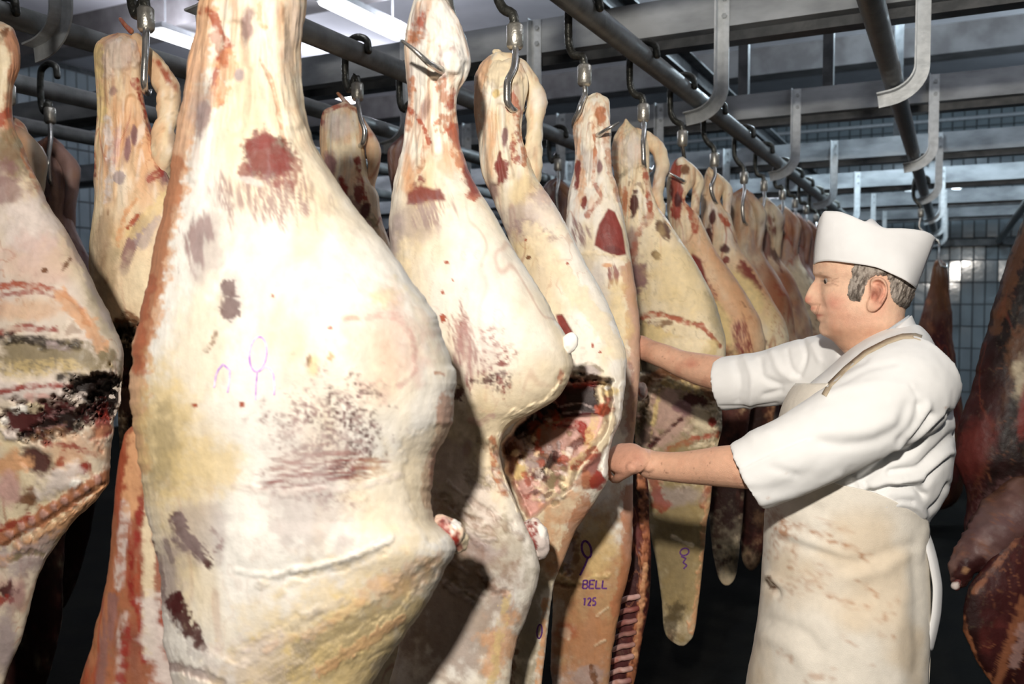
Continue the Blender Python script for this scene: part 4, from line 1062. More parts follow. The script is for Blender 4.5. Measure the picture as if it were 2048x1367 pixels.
rows = [(334, 1414, 1424), (350, 1408, 1440), (370, 1405, 1450), (400, 1402, 1440), (430, 1402, 1462), (480, 1408, 1472), (540, 1420, 1512), (600, 1440, 1546), (650, 1450, 1572), (690, 1456, 1578), (740, 1462, 1570), (850, 1470, 1545), (1000, 1478, 1535), (1100, 1482, 1525), (1140, 1490, 1515)]
ops7 = [E(1510, 900, 60, 190, 'k', 0, .7, na=.6, op=.95), E(1505, 950, 50, 150, 'd', 0, .8, na=.6, op=.8), E(1424, 435, 6, 14, 'k', 0, .5), E(1418, 470, 8, 20, 'k', 0, .5), E(1450, 498, 10, 8, 'k', 20, .5), E(1452, 520, 8, 8, 'm'), E(1443, 535, 10, 10, 'v'), E(1500, 555, 10, 34, 'm', -40, .5, na=.7), E(1490, 590, 30, 50, 'y', -35, .9), S([(1440, 430), (1455, 450)], 5, 'b', na=.9), S([(1490, 640), (1520, 680)], 8, 'k', na=.9, op=.7)]  # large dark lower ellipses are painted shade between the sides
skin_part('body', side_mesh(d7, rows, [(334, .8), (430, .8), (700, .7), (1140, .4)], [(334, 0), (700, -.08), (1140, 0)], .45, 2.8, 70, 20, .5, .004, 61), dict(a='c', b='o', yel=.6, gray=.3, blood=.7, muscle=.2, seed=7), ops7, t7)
skin_part('tendon', pxtube([(1420, 345, d7 - .02, 8), (1440, 362, d7 - .02, 10), (1455, 384, d7 - .02, 11), (1454, 410, d7 - .03, 8), (1453, 440, d7 - .04, 8), (1450, 475, d7 - .02, 8), (1446, 500, d7 + .03, 6)], n=30, rough=.002), dict(a='c', b='p', yel=.5, blood=.5, seed=4), [], t7)
hanger('hook curving into the seventh shank beyond the bloody hock', XA, c, [P(1430, 350, d7 - .05), P(1422, 375, d7 - .08), P(1428, 398, d7 - .07), P(1438, 415, d7 - .02), P(1442, 430, d7 + .03)])

# --- generic far sides: metres below the hock top (z down, left, right)
PROF = [(0, -.035, .03), (.03, -.06, .05), (.08, -.085, .075), (.16, -.085, .085), (.24, -.075, .085), (.33, -.085, .10), (.45, -.13, .16), (.6, -.17, .24), (.75, -.19, .29), (.88, -.19, .30), (.98, -.175, .26), (1.1, -.15, .2), (1.3, -.13, .18), (1.5, -.11, .15), (1.7, -.08, .11), (1.82, -.04, .05)]
def far_side(label, X, px, ytop, col_dy, base, seed, yaw=.3, hook_label=None, rough=.006, zs=1.0, ws=1.0, flip=1, ops=(), hook=True):
    ztop_d = on_rail(px, ytop - col_dy, X)
    d = float(proj(ztop_d)[2]) + .03
    s = FPX / d
    t = beef(label, P(px, ytop, d))
    rr = random.Random(seed)
    rows = [(ytop + z * s * zs, px + (l if flip > 0 else -r) * s * ws * (1 + .1 * rr.uniform(-1, 1)), px + (r if flip > 0 else -l) * s * ws * (1 + .1 * rr.uniform(-1, 1))) for z, l, r in PROF]
    b = skin_part('body', side_mesh(d, rows, [(ytop, .75), (ytop + 2 * s, .6)], None, yaw, max(2.5, .012 * s), 46, 16, .5, rough, seed, endr=.04 * s), base, list(ops) + [E(px, ytop + 1.42 * s, .30 * s, .5 * s, 'k', 0, .8, na=.7), E(px, ytop + 1.5 * s, .2 * s, .4 * s, 'd', 0, .8, na=.7, op=.8)], t)  # appended dark ellipses paint shade onto the lower body
    skin_part('tendon', pxtube([(px + q * flip * s, ytop + z * s, d + dz_, r * s) for q, z, r, dz_ in ((.0, .04, .028, -.03), (.045, .075, .03, -.04), (.083, .14, .034, -.05), (.085, .2, .024, -.05), (.075, .28, .022, -.05), (.07, .36, .026, -.02), (.06, .42, .02, .03))], seg=10, n=18, rough=.003, seed=seed), dict(base, b='q', muscle=.2), [], t)
    if hook:
        hanger(hook_label or 'hook of the ' + ' '.join(label.split()[:12]), X, ztop_d, [P(px + 1, ytop + .02 * s, d - .07), P(px - 3, ytop + .10 * s, d - .09), P(px, ytop + .17 * s, d - .08), P(px + .03 * s, ytop + .20 * s, d - .02), P(px + .05 * s, ytop + .18 * s, d + .03)])
    return t, d
redder = dict(a='c', b='q', c2='v', yel=.6, gray=.5, blood=.8, muscle=.56, gain=.72)
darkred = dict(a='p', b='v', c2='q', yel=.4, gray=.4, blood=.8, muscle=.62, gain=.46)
N_ = ['eighth', 'ninth', 'tenth', 'eleventh', 'twelfth', 'thirteenth', 'fourteenth', 'fifteenth']
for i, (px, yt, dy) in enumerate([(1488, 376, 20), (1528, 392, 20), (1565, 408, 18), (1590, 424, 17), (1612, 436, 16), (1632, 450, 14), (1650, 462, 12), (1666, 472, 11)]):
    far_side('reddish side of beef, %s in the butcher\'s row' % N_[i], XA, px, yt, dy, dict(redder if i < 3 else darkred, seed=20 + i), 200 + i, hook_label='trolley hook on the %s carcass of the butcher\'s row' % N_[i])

# --- left lane: two large near sides
c = on_rail(-30, -90, XC)
d0 = float(proj(c)[2])
t0 = beef('side of beef cut by the photo\'s left edge, dark open belly, olive and black patches', P(-30, 45, d0))
rows = [(36, -60, -10), (46, -80, 12), (66, -90, 28), (100, -95, 38), (130, -95, 40), (180, -92, 28), (220, -92, 25), (260, -98, 35), (300, -105, 50), (350, -112, 70), (420, -122, 105), (480, -132, 142), (540, -142, 175), (600, -150, 205), (650, -155, 228), (700, -158, 243), (745, -158, 247), (790, -158, 240), (850, -158, 228), (920, -155, 220), (965, -152, 216), (1000, -150, 190), (1040, -148, 152), (1100, -145, 105), (1150, -142, 80), (1220, -140, 60), (1280, -138, 40), (1320, -136, 22), (1367, -134, 5), (1500, -130, -20), (1700, -120, -40), (1800, -100, -60)]
ops0 = [
    S([(20, 70), (36, 120), (20, 200), (22, 270)], 16, 'q', na=.6, op=.85), S([(0, 75), (12, 60)], 8, 'n', na=.8), E(0, 150, 18, 60, 'c', 0, .9), S([(0, 240), (10, 230)], 10, 'b', na=.8), E(25, 300, 26, 40, 't', -20, .8, na=.8, op=.85), E(10, 325, 30, 30, 'n', 0, .9, op=.5), E(20, 375, 34, 40, 'v', -30, .8, na=.7, op=.75), S([(45, 300), (65, 350), (95, 410)], 7, 'q', na=.8, op=.8), E(60, 450, 60, 60, 'l', 0, .9), E(80, 520, 80, 50, 'p', 0, .9, op=.5),
    S([(125, 540), (140, 518)], 4, 'n', na=.8), E(90, 540, 6, 5, 'n'), E(205, 620, 20, 60, 't', -25, .9, op=.5), S([(150, 480), (190, 560), (225, 640)], 14, 'g', op=.6),
    S([(-10, 572), (60, 570), (110, 580), (150, 605), (180, 650)], 6, 'b', na=.9, op=.9, dp=.003), S([(0, 590), (60, 583), (120, 595)], 5, 'r', na=.95, op=.7), S([(120, 590), (170, 640), (200, 690)], 14, 'o', na=.8, op=.8), S([(0, 668), (50, 655), (110, 660)], 8, 'r', na=.95, op=.85, dp=.003), E(60, 620, 70, 22, 'o', 0, .9, op=.5),
    E(90, 712, 130, 30, 't', 4, .7, na=.7, op=.9), E(60, 735, 100, 16, 'y', 0, .9, na=.9, op=.6, sp=.1), S([(-10, 680), (40, 678), (100, 688), (150, 690)], 9, 'd', na=.9, op=.9, dp=.01), S([(100, 690), (140, 700)], 8, 'g', na=.9), E(205, 710, 10, 8, 't'),
    E(195, 770, 54, 26, 'd', -8, .45, na=.5, op=1, dp=.05), E(215, 800, 26, 34, 'd', 0, .5, na=.5, op=1, dp=.05), S([(120, 755), (170, 752)], 9, 'd', na=.7), E(205, 850, 18, 40, 'r', 8, .7, na=.6, op=.9, dp=.01),
    E(60, 780, 80, 18, 'l', -4, .8, na=.8, op=.9, dp=-.006), S([(-10, 790), (60, 772), (140, 770)], 6, 'r', na=.9, op=.9), S([(60, 795), (120, 800)], 9, 'p', op=.9),
    E(85, 838, 95, 36, 'k', -6, .5, na=.6, op=1, dp=.03), E(110, 850, 60, 22, 'd', -18, .5, na=.8, op=.95, dp=.02), E(40, 818, 22, 10, 'w', -5, .5, na=.7, dp=-.012), E(70, 815, 16, 9, 'c', 0, .5, na=.7, dp=-.012), E(22, 868, 20, 12, 'l', 20, .5, na=.7, dp=-.012), E(8, 840, 10, 8, 'w', 0, .5, dp=-.01), S([(80, 840), (140, 818), (170, 815)], 3, 'v', na=.8), S([(70, 860), (130, 850)], 3, 'v', na=.8), E(165, 790, 12, 8, 'l', -20, .5, dp=-.008),
    E(150, 900, 60, 40, 'o', 0, .9, op=.5, na=.9), S([(90, 885), (140, 890), (190, 910)], 6, 'r', na=.95, op=.8), S([(110, 940), (130, 900)], 7, 'b', na=.9), E(78, 925, 34, 26, 'k', 20, .7, na=.6, op=.95, dp=.008), E(20, 930, 30, 30, 'o', 0, .9, na=.9), E(170, 935, 16, 10, 'r', -30, .6, na=.9), E(115, 965, 50, 22, 'l', -30, .8, na=.6, op=.9, dp=-.006), E(148, 968, 12, 9, 'w', -30, .5, dp=-.006), E(50, 1000, 20, 16, 'n', 0, .8, na=.9), E(20, 980, 24, 30, 'p', 0, .9),
    S([(-10, 1080), (70, 1040), (140, 1000), (215, 950)], 17, 'q', na=.6, op=.95, dp=-.004), S([(-10, 1098), (90, 1040), (218, 962)], 4, 'n', na=.6, op=.9, dp=.006), S([(0, 1125), (90, 1075), (150, 1035), (205, 985)], 12, 'o', na=.8, op=.9, dp=-.003), S([(0, 1055), (60, 1035)], 8, 'r', na=.95, op=.8),
    E(60, 1110, 50, 30, 'g', -25, .8, na=.9, op=.8), S([(20, 1120), (60, 1105), (85, 1110)], 6, 't', na=.9, dp=.006), E(20, 1180, 26, 30, 'p', 0, .9, op=.7), E(8, 1180, 18, 14, 'k', 0, .7, na=.9), S([(0, 1200), (20, 1200)], 10, 'r', na=.9), E(40, 1180, 14, 60, 'v', 15, .9, na=.8, op=.6), E(10, 1280, 20, 60, 'g', 0, .9), S([(90, 1125), (105, 1132)], 2, 'c')]
for i in range(9):
    x, y = 20 + i * 22, 1068 - i * 13.2
    ops0.append(E(x, y, 8, 9, 'p', -30, .5, na=.6, op=.6, dp=-.006))
    ops0.append(E(x + 12, y + 24, 9, 9, 'o', -30, .5, na=.6, op=.6, dp=-.006))
body0 = skin_part('body', side_mesh(d0, rows, [(40, .85), (300, .85), (500, .7), (760, .62), (1000, .45), (1800, .4)], [(40, 0), (500, -.03), (800, -.06), (1800, 0)], .2, 3.4, 130, 30, .5, .005, 71, .9), dict(a='l', b='c', yel=.4, gray=.3, blood=.5, seed=8, gain=.68), ops0, t0)
hanger('hook above the carcass cut by the photo\'s left edge', XC, c, [P(-30, -20, d0 - .06), P(-36, 40, d0 - .08), P(-30, 90, d0 - .08), P(-20, 110, d0 - .03), P(-14, 105, d0 + .03)])

c = on_rail(292, 40, XC)
db = float(proj(c)[2]) + .02
tb = beef('side of beef with twin-pronged shank behind the left-edge carcass, dark spots on the thigh', P(240, 70, db))
rows = [(64, 222, 250), (74, 206, 268), (88, 192, 279), (110, 188, 283), (146, 190, 284), (185, 192, 286), (219, 193, 292), (245, 193, 299), (260, 192, 304), (300, 188, 318), (350, 186, 338), (384, 187, 352), (430, 184, 366), (486, 179, 386), (540, 180, 420), (600, 190, 450), (640, 205, 465), (700, 225, 470), (800, 235, 465), (1000, 240, 450), (1300, 245, 420), (1600, 260, 400), (1750, 290, 370)]
opsb_ = [E(240, 112, 40, 34, 'l', 0, .9, op=.6, dp=-.014), E(225, 182, 24, 20, '-', 0, .9, dp=-.008), S([(262, 200), (258, 270), (252, 340)], 10, '-', soft=.9, na=.2, dp=.010), S([(228, 240), (226, 320), (222, 390)], 9, '-', soft=.9, na=.2, dp=-.007), S([(196, 100), (198, 180), (205, 240)], 9, 'y', na=.8, op=.8), E(225, 182, 8, 9, 'v', 0, .7, op=.7), S([(270, 165), (284, 190), (295, 230), (306, 290), (316, 330)], 7, 'r', na=.85, op=.9), S([(305, 260), (318, 320), (330, 360)], 5, 'b', na=.9), E(255, 300, 6, 26, 'v', 0, .6), E(268, 270, 6, 20, 'v', 0, .6), S([(215, 240), (222, 330), (215, 400)], 8, 'l', na=.7), S([(235, 260), (232, 330)], 7, 'p', na=.8), S([(187, 230), (180, 300), (186, 350)], 8, 'm', na=.6, op=.9), E(335, 350, 22, 18, 'v', 0, .8, na=.8, op=.8), S([(300, 360), (320, 345)], 7, 'r', na=.95, op=.8), E(238, 355, 12, 12, 'g'),
          S([(285, 440), (268, 480), (250, 540)], 12, 'v', na=.6, op=.9, fib=110), S([(300, 440), (280, 480)], 16, 'g', op=.7), S([(272, 400), (250, 430), (235, 490)], 5, 'o', na=.8), S([(350, 380), (300, 430), (260, 470)], 10, 'y', na=.9, op=.6), S([(255, 455), (275, 430)], 4, 'b', na=.9), E(265, 570, 34, 50, 'c', 0, .9, op=.6), E(210, 560, 20, 70, 't', 10, .9, op=.5), E(205, 480, 18, 60, 'n', 8, .9, op=.5), E(262, 660, 60, 16, 'd', 10, .5, na=.6, op=.9, dp=.02), S([(235, 640), (260, 632), (285, 655)], 7, 'n', na=.9), E(275, 720, 80, 50, 'd', 0, .5, na=.5, op=.95, dp=.05), E(275, 800, 80, 60, 'k', 0, .6, na=.6, op=.9, dp=.03), E(280, 950, 80, 120, 'd', 0, .7, op=.9)]
skin_part('body', side_mesh(db, rows, [(64, .85), (300, .8), (600, .7), (1750, .5)], None, .15, 3.2, 100, 26, .5, .005, 81, .9), dict(a='c', b='o', yel=.5, gray=.3, blood=.6, seed=10), opsb_, tb)
skin_part('tendon', pxtube([(270, 80, db - .02, 16), (296, 108, db - .02, 16), (318, 142, db - .02, 19), (335, 180, db - .02, 24), (336, 215, db - .03, 21), (328, 255, db - .04, 20), (327, 300, db - .05, 20), (326, 345, db - .015, 22), (322, 395, db + .05, 16)], rough=.010, n=60, seg=24), dict(a='c', b='o', yel=.4, gray=.2, blood=.8, seed=4), [S([(312, 120), (335, 155), (350, 175)], 6, 'b', na=.9)], tb)
skin_part('sinew', pxtube([(262, 62, db, 6), (250, 50, db, 4.5), (241, 38, db, 4)], n=12, seg=8, rough=.001), dict(a='b', b='n', blood=.5), [], tb)['label'] = 'loose reddish sinew end'
hanger('steel hook hanging in front of the twin-pronged shank on the left lane', XC, c, [P(292, 72, db - .06), P(290, 120, db - .08), P(288, 160, db - .08), P(290, 180, db - .06), P(296, 188, db - .01), P(302, 180, db + .03)])

c = on_rail(715, 184, XC)
dd = float(proj(c)[2]) + .03
td = beef('partly hidden side of beef between the two largest, ragged hock with a tan sinew', P(690, 206, dd))
rows = [(203, 676, 702), (214, 652, 716), (232, 645, 722), (260, 642, 724), (300, 641, 728), (340, 646, 734), (390, 655, 756), (430, 662, 760), (480, 672, 778), (540, 680, 812), (600, 685, 840), (700, 690, 870), (850, 690, 860), (1100, 700, 830), (1400, 720, 800), (1440, 740, 780)]
opsd = [S([(648, 222), (690, 210), (715, 222)], 5, 'b', na=.7), S([(645, 225), (646, 250)], 5, 'r', na=.8), E(680, 250, 26, 26, 'l', 0, .9, op=.6), E(690, 300, 14, 14, 'c', 0, .9), S([(715, 320), (722, 370), (735, 410)], 6, 'r', na=.9), E(716, 390, 9, 20, 'm', -10, .5, na=.6), E(685, 375, 8, 18, 'r', -15, .7, na=.9), E(660, 330, 12, 30, 'v', 0, .8), S([(738, 430), (755, 470)], 8, 't', na=.9), S([(700, 400), (735, 460), (770, 520)], 10, 'v', na=.8, op=.7), E(730, 420, 10, 18, 'k', 0, .6)]
skin_part('body', side_mesh(dd, rows, [(203, .8), (500, .8), (1440, .5)], None, .2, 2.8, 80, 22, .5, .005, 91), dict(a='c', b='o', yel=.5, gray=.3, blood=.9, seed=11), opsd, td)
skin_part('tendon', pxtube([(705, 222, dd - .02, 10), (728, 258, dd - .02, 11), (747, 300, dd - .02, 15), (748, 330, dd - .02, 12), (741, 365, dd - .03, 10), (742, 410, dd - .04, 11), (744, 450, dd - .02, 11), (744, 490, dd + .03, 8)], n=34, rough=.003), dict(a='o', b='c', yel=.4, blood=.8, seed=4), [], td)
skin_part('sinew', pxtube([(696, 208, dd, 4.5), (686, 198, dd, 4), (676, 187, dd, 3)], n=10, seg=8, rough=.001), dict(a='q', b='n', blood=.5), [], td)
hanger('dull hook above the partly hidden side between the two largest', XC, c, [P(716, 205, dd - .06), P(722, 240, dd - .08), P(729, 262, dd - .08), P(726, 285, dd - .07), P(715, 296, dd - .02), P(708, 290, dd + .03)])

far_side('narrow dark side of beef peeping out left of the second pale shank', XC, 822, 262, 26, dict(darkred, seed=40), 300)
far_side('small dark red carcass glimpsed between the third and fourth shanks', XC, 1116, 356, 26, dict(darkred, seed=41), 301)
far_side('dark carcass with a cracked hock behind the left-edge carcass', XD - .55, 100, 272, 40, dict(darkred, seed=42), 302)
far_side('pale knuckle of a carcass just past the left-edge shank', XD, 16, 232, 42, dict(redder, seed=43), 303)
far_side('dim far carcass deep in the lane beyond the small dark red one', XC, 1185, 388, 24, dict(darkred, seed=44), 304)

# --- right lane: dark red side facing away, partly in the butcher's shadow
cR = on_rail(2150, 80, RAILX['F'])
dr = 2.8
tr = beef('dark red side of beef at the right edge, raw meat and ribs behind the butcher', P(2150, 170, dr))
rows = [(160, 2125, 2170), (180, 2105, 2190), (240, 2095, 2205), (330, 2080, 2225), (430, 2050, 2260), (480, 2031, 2290), (560, 2001, 2320), (640, 1979, 2340), (720, 1955, 2350), (790, 1938, 2350), (860, 1917, 2350), (920, 1907, 2345), (960, 1922, 2340), (1010, 1934, 2335), (1050, 1926, 2325), (1090, 1932, 2310), (1150, 1960, 2290), (1230, 1985, 2270), (1400, 2010, 2230), (1500, 2040, 2190), (1540, 2070, 2160)]
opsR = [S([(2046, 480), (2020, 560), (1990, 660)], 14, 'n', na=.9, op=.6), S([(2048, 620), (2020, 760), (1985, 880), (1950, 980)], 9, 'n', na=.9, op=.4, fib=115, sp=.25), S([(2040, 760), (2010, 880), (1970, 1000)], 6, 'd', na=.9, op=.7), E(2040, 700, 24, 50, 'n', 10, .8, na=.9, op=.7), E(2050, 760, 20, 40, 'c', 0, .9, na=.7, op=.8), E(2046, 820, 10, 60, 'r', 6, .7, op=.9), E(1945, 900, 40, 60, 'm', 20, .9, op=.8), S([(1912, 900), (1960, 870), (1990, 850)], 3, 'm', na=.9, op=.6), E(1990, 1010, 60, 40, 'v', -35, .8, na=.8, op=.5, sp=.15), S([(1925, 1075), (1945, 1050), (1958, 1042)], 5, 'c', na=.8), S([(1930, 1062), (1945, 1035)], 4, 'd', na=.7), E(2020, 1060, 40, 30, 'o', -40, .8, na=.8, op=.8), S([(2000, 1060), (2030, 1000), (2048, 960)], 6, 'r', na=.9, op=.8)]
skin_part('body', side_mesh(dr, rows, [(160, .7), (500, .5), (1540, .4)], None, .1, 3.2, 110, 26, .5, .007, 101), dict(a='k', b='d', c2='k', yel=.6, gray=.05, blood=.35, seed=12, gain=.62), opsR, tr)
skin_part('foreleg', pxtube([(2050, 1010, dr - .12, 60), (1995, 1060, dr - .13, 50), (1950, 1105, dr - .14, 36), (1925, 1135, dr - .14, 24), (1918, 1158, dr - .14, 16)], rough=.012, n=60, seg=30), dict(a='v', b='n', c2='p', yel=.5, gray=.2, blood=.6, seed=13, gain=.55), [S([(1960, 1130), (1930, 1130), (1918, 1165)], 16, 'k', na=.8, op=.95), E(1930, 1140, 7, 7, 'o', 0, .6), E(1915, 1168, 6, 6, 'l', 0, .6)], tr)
skin_part('foreleg_bone', pxtube([(1928, 1140, dr - .15, 12), (1918, 1158, dr - .15, 9), (1911, 1172, dr - .15, 8)], n=14, rough=.004), dict(a='k', b='m', blood=.9), [E(1911, 1172, 8, 7, 'l', 0, .5)], tr)['label'] = 'sawn pale shin bone'
rows = [(1010, 2044, 2110), (1050, 2020, 2200), (1100, 1990, 2280), (1150, 1958, 2300), (1190, 1929, 2310), (1215, 1925, 2310), (1250, 1925, 2310), (1290, 1938, 2305), (1330, 1960, 2300), (1367, 1984, 2290), (1420, 2010, 2270), (1500, 2060, 2220), (1530, 2090, 2180)]
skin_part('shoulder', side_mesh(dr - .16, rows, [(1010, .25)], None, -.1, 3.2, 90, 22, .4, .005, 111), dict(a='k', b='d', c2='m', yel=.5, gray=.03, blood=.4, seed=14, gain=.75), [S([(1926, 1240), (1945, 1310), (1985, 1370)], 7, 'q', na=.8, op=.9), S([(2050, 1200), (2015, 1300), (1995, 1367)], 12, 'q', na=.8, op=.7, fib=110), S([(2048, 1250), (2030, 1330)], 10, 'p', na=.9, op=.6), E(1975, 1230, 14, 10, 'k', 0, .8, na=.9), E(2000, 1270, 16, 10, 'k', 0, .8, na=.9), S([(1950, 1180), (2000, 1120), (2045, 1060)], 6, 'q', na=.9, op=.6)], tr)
hanger('hook of the dark red carcass at the right edge', RAILX['F'], on_rail(2150, 80, RAILX['F']) , [P(2150, 130, dr - .05), P(2145, 180, dr - .08), P(2150, 215, dr - .07), P(2160, 225, dr - .02), P(2168, 215, dr + .03)])
# far brownish quarter behind the butcher's back
tq = beef('far brown forequarter hanging before the tiled wall behind the butcher', P(1878, 520, 6.2))
rows = [(516, 1872, 1884), (525, 1866, 1890), (560, 1862, 1896), (600, 1852, 1900), (640, 1840, 1904), (690, 1825, 1908), (740, 1812, 1913), (790, 1806, 1922), (850, 1805, 1932), (920, 1812, 1935), (980, 1826, 1925), (1020, 1845, 1905)]
skin_part('body', side_mesh(6.2, rows, [(516, .7)], None, 0, 2.6, 60, 18, .5, .012, 121), dict(a='n', b='k', c2='q', yel=.5, gray=.1, blood=.9, muscle=.4, seed=15, gain=.8), [], tq)
cq = np.array(P(1878, 516, 6.2))
hanger('long hook holding the far brown forequarter', RAILX['B'], np.array([RAILX['B'], cq[1], RZ - .21]), [np.array([RAILX['B'] - .01, cq[1], RZ - .3]), cq + (0, 0, .1), cq + (0, -.06, .0), cq + (0.02, -.07, -.06), cq + (.05, -.02, -.07), cq + (.05, .03, -.04)])
# ---------------------------------------------------------------- the butcher
TV = 0.40                                    # tangent of his bearing off the view axis
VH = np.array([-math.sin(YAW), math.cos(YAW), 0]) + TV * RT
VH /= np.linalg.norm(VH)                     # horizontal direction from the camera to him
LEFTD = -VH                                  # his left side faces the camera
FWDD = np.array([-VH[1], VH[0], 0.0])        # he faces along this
D0 = 2.155
def PM(px, py, dd=0.0):
    """point seen at (px, py) on the upright plane through him, dd metres farther than his midline"""
    px, py, dd = np.asarray(px, float), np.asarray(py, float), np.asarray(dd, float)
    w = FW + ((px - 1024.0) / FPX)[..., None] * RT + ((683.5 - py) / FPX)[..., None] * UP
    t = (D0 + dd) / (w @ VH)
    return CAM + t[..., None] * w
def mtube(pts, seg=20, n=40, rnd=True, flat=1.0):
    """pts: (px, py, dd, radius m)"""
    a = np.array(pts, float)
    return tube(PM(a[:, 0], a[:, 1], a[:, 2]), a[:, 3], seg, n, rnd, flat)

man = thing('person', 'middle-aged man in white coat, white cap and stained apron, reaching into the carcasses', 'person', (PM(1690, 1000)[0], PM(1690, 1000)[1], 0))

# head and neck: rows (y, profile x, face-base x, back x, half width m)
HR = np.array([(452, 1712, 1712, 1750, .010), (457, 1692, 1692, 1774, .028), (465, 1668, 1668, 1798, .046), (476, 1650, 1650, 1815, .057), (490, 1638, 1638, 1827, .067), (505, 1631, 1632, 1833, .075), (520, 1627, 1629, 1836, .0815), (535, 1625.5, 1631, 1836, .0815), (546, 1626, 1633, 1835, .080),
               (554, 1630, 1636, 1833, .0775), (561, 1628, 1638, 1831, .076), (568, 1622.5, 1639, 1828, .0755), (576, 1617.5, 1640, 1826, .0755), (588, 1612, 1640, 1822, .076), (598, 1609, 1640, 1819, .0765), (604, 1610.5, 1640, 1817, .0765), (609, 1618, 1640, 1815, .0765), (613, 1622, 1640, 1813, .076), (618, 1620, 1640, 1812, .0755), (623, 1623, 1640, 1811, .075), (628, 1629.5, 1641, 1810, .0745), (631, 1632, 1642, 1810, .074), (635, 1633, 1643, 1810, .0735),
               (640, 1634.5, 1644, 1810, .0725), (647, 1639, 1646, 1810, .071), (655, 1637.5, 1648, 1811, .069), (663, 1638.5, 1651, 1812, .067), (669, 1643, 1656, 1813, .0655), (675, 1655, 1663, 1814, .0645), (681, 1665, 1668, 1816, .064), (688, 1671, 1673, 1818, .064), (697, 1680, 1680, 1821, .0645), (708, 1690, 1690, 1826, .066), (724, 1700, 1700, 1832, .069), (750, 1708, 1708, 1840, .073), (790, 1712, 1712, 1845, .075)], float)
ys = np.concatenate([np.arange(452, 540, 2.0), np.arange(540, 700, 1.1), np.arange(700, 791, 3.0)])
hr = herm(HR[:, 0], HR[:, 1:], ys)
nA = 150
ph = np.linspace(-np.pi, np.pi, nA, endpoint=False)
ph = ph - 0.55 * np.sin(ph) * (1 + .35 * np.cos(ph))          # denser towards the face
cph, sph = np.cos(ph), np.sin(ph)
hw_ = hr[:, 3][:, None]
xc = (hr[:, 1] * .42 + hr[:, 2] * .58)[:, None]
cp = np.sign(cph) * np.abs(cph) ** .86
sp_ = np.sign(sph) * np.abs(sph) ** .92
x = np.where(cph > 0, xc - (xc - hr[:, 1][:, None]) * cp, xc - (hr[:, 2][:, None] - xc) * cp)
s = hw_ * sp_                                                  # lateral, + towards the camera
yy = np.repeat(ys[:, None], nA, 1)
sig = herm([440, 530, 548, 556, 568, 585, 598, 605, 611, 616, 624, 632, 640, 648, 660, 672, 800], [.05, .03, .026, .0125, .011, .013, .0165, .0165, .012, .021, .024, .023, .022, .023, .022, .03, .04], ys)[:, None]
front = (cph > 0)[None, :]
nosep = (hr[:, 1] - hr[:, 0])[:, None]
x = x - np.where(front, nosep * np.exp(-np.abs(s / sig) ** 2.3), 0)
def bump(y0, s0, ry, rs, amp):
    g = np.zeros_like(x)
    for sg in (-1, 1):
        g += np.exp(-((yy - y0) / ry) ** 2 - ((s - sg * s0) / rs) ** 2)
    return np.where(front, g * amp, 0)
x = x + bump(559, .031, 7.5, .015, 8.5)           # eye sockets
x = x - bump(561, .031, 4.2, .012, 5.2)           # lids over the eyeballs
x = x - bump(548, .030, 4.5, .020, 3.0)           # brows
x = x - bump(592, .046, 15, .020, 4.0)            # cheeks
x = x - bump(603, .0155, 6.5, .0075, 4.2)         # nostril wings
x = x + bump(606, .021, 5, .006, 1.5)
x = x + bump(612, .034, 16, .008, 2.0)            # fold beside the mouth
x = x + bump(631, .024, 3, .006, 1.6)             # mouth corners
x = x - bump(652, .045, 14, .022, 3.0)            # jowls
x = x + np.where(front, 2.0 * np.exp(-((yy - 630.5) / 1.5) ** 2 - (s / .022) ** 4), 0)   # mouth line
x = x + np.where(front, 2.6 * np.exp(-((yy - 643.5) / 2.6) ** 2 - (s / .02) ** 2), 0)
s = s + np.sign(s) * .004 * np.exp(-((yy - 655) / 22) ** 2 - ((x - 1705) / 40) ** 2)        # jaw fullness
V = PM(x, yy, -s).reshape(-1, 3)
n_ = len(ys)
Vh = np.vstack([V, V[:nA].mean(0), V[-nA:].mean(0)])
HEAD = (Vh, grid_faces(n_, nA, True, n_ * nA, n_ * nA + 1))
HG = (x, yy, s)

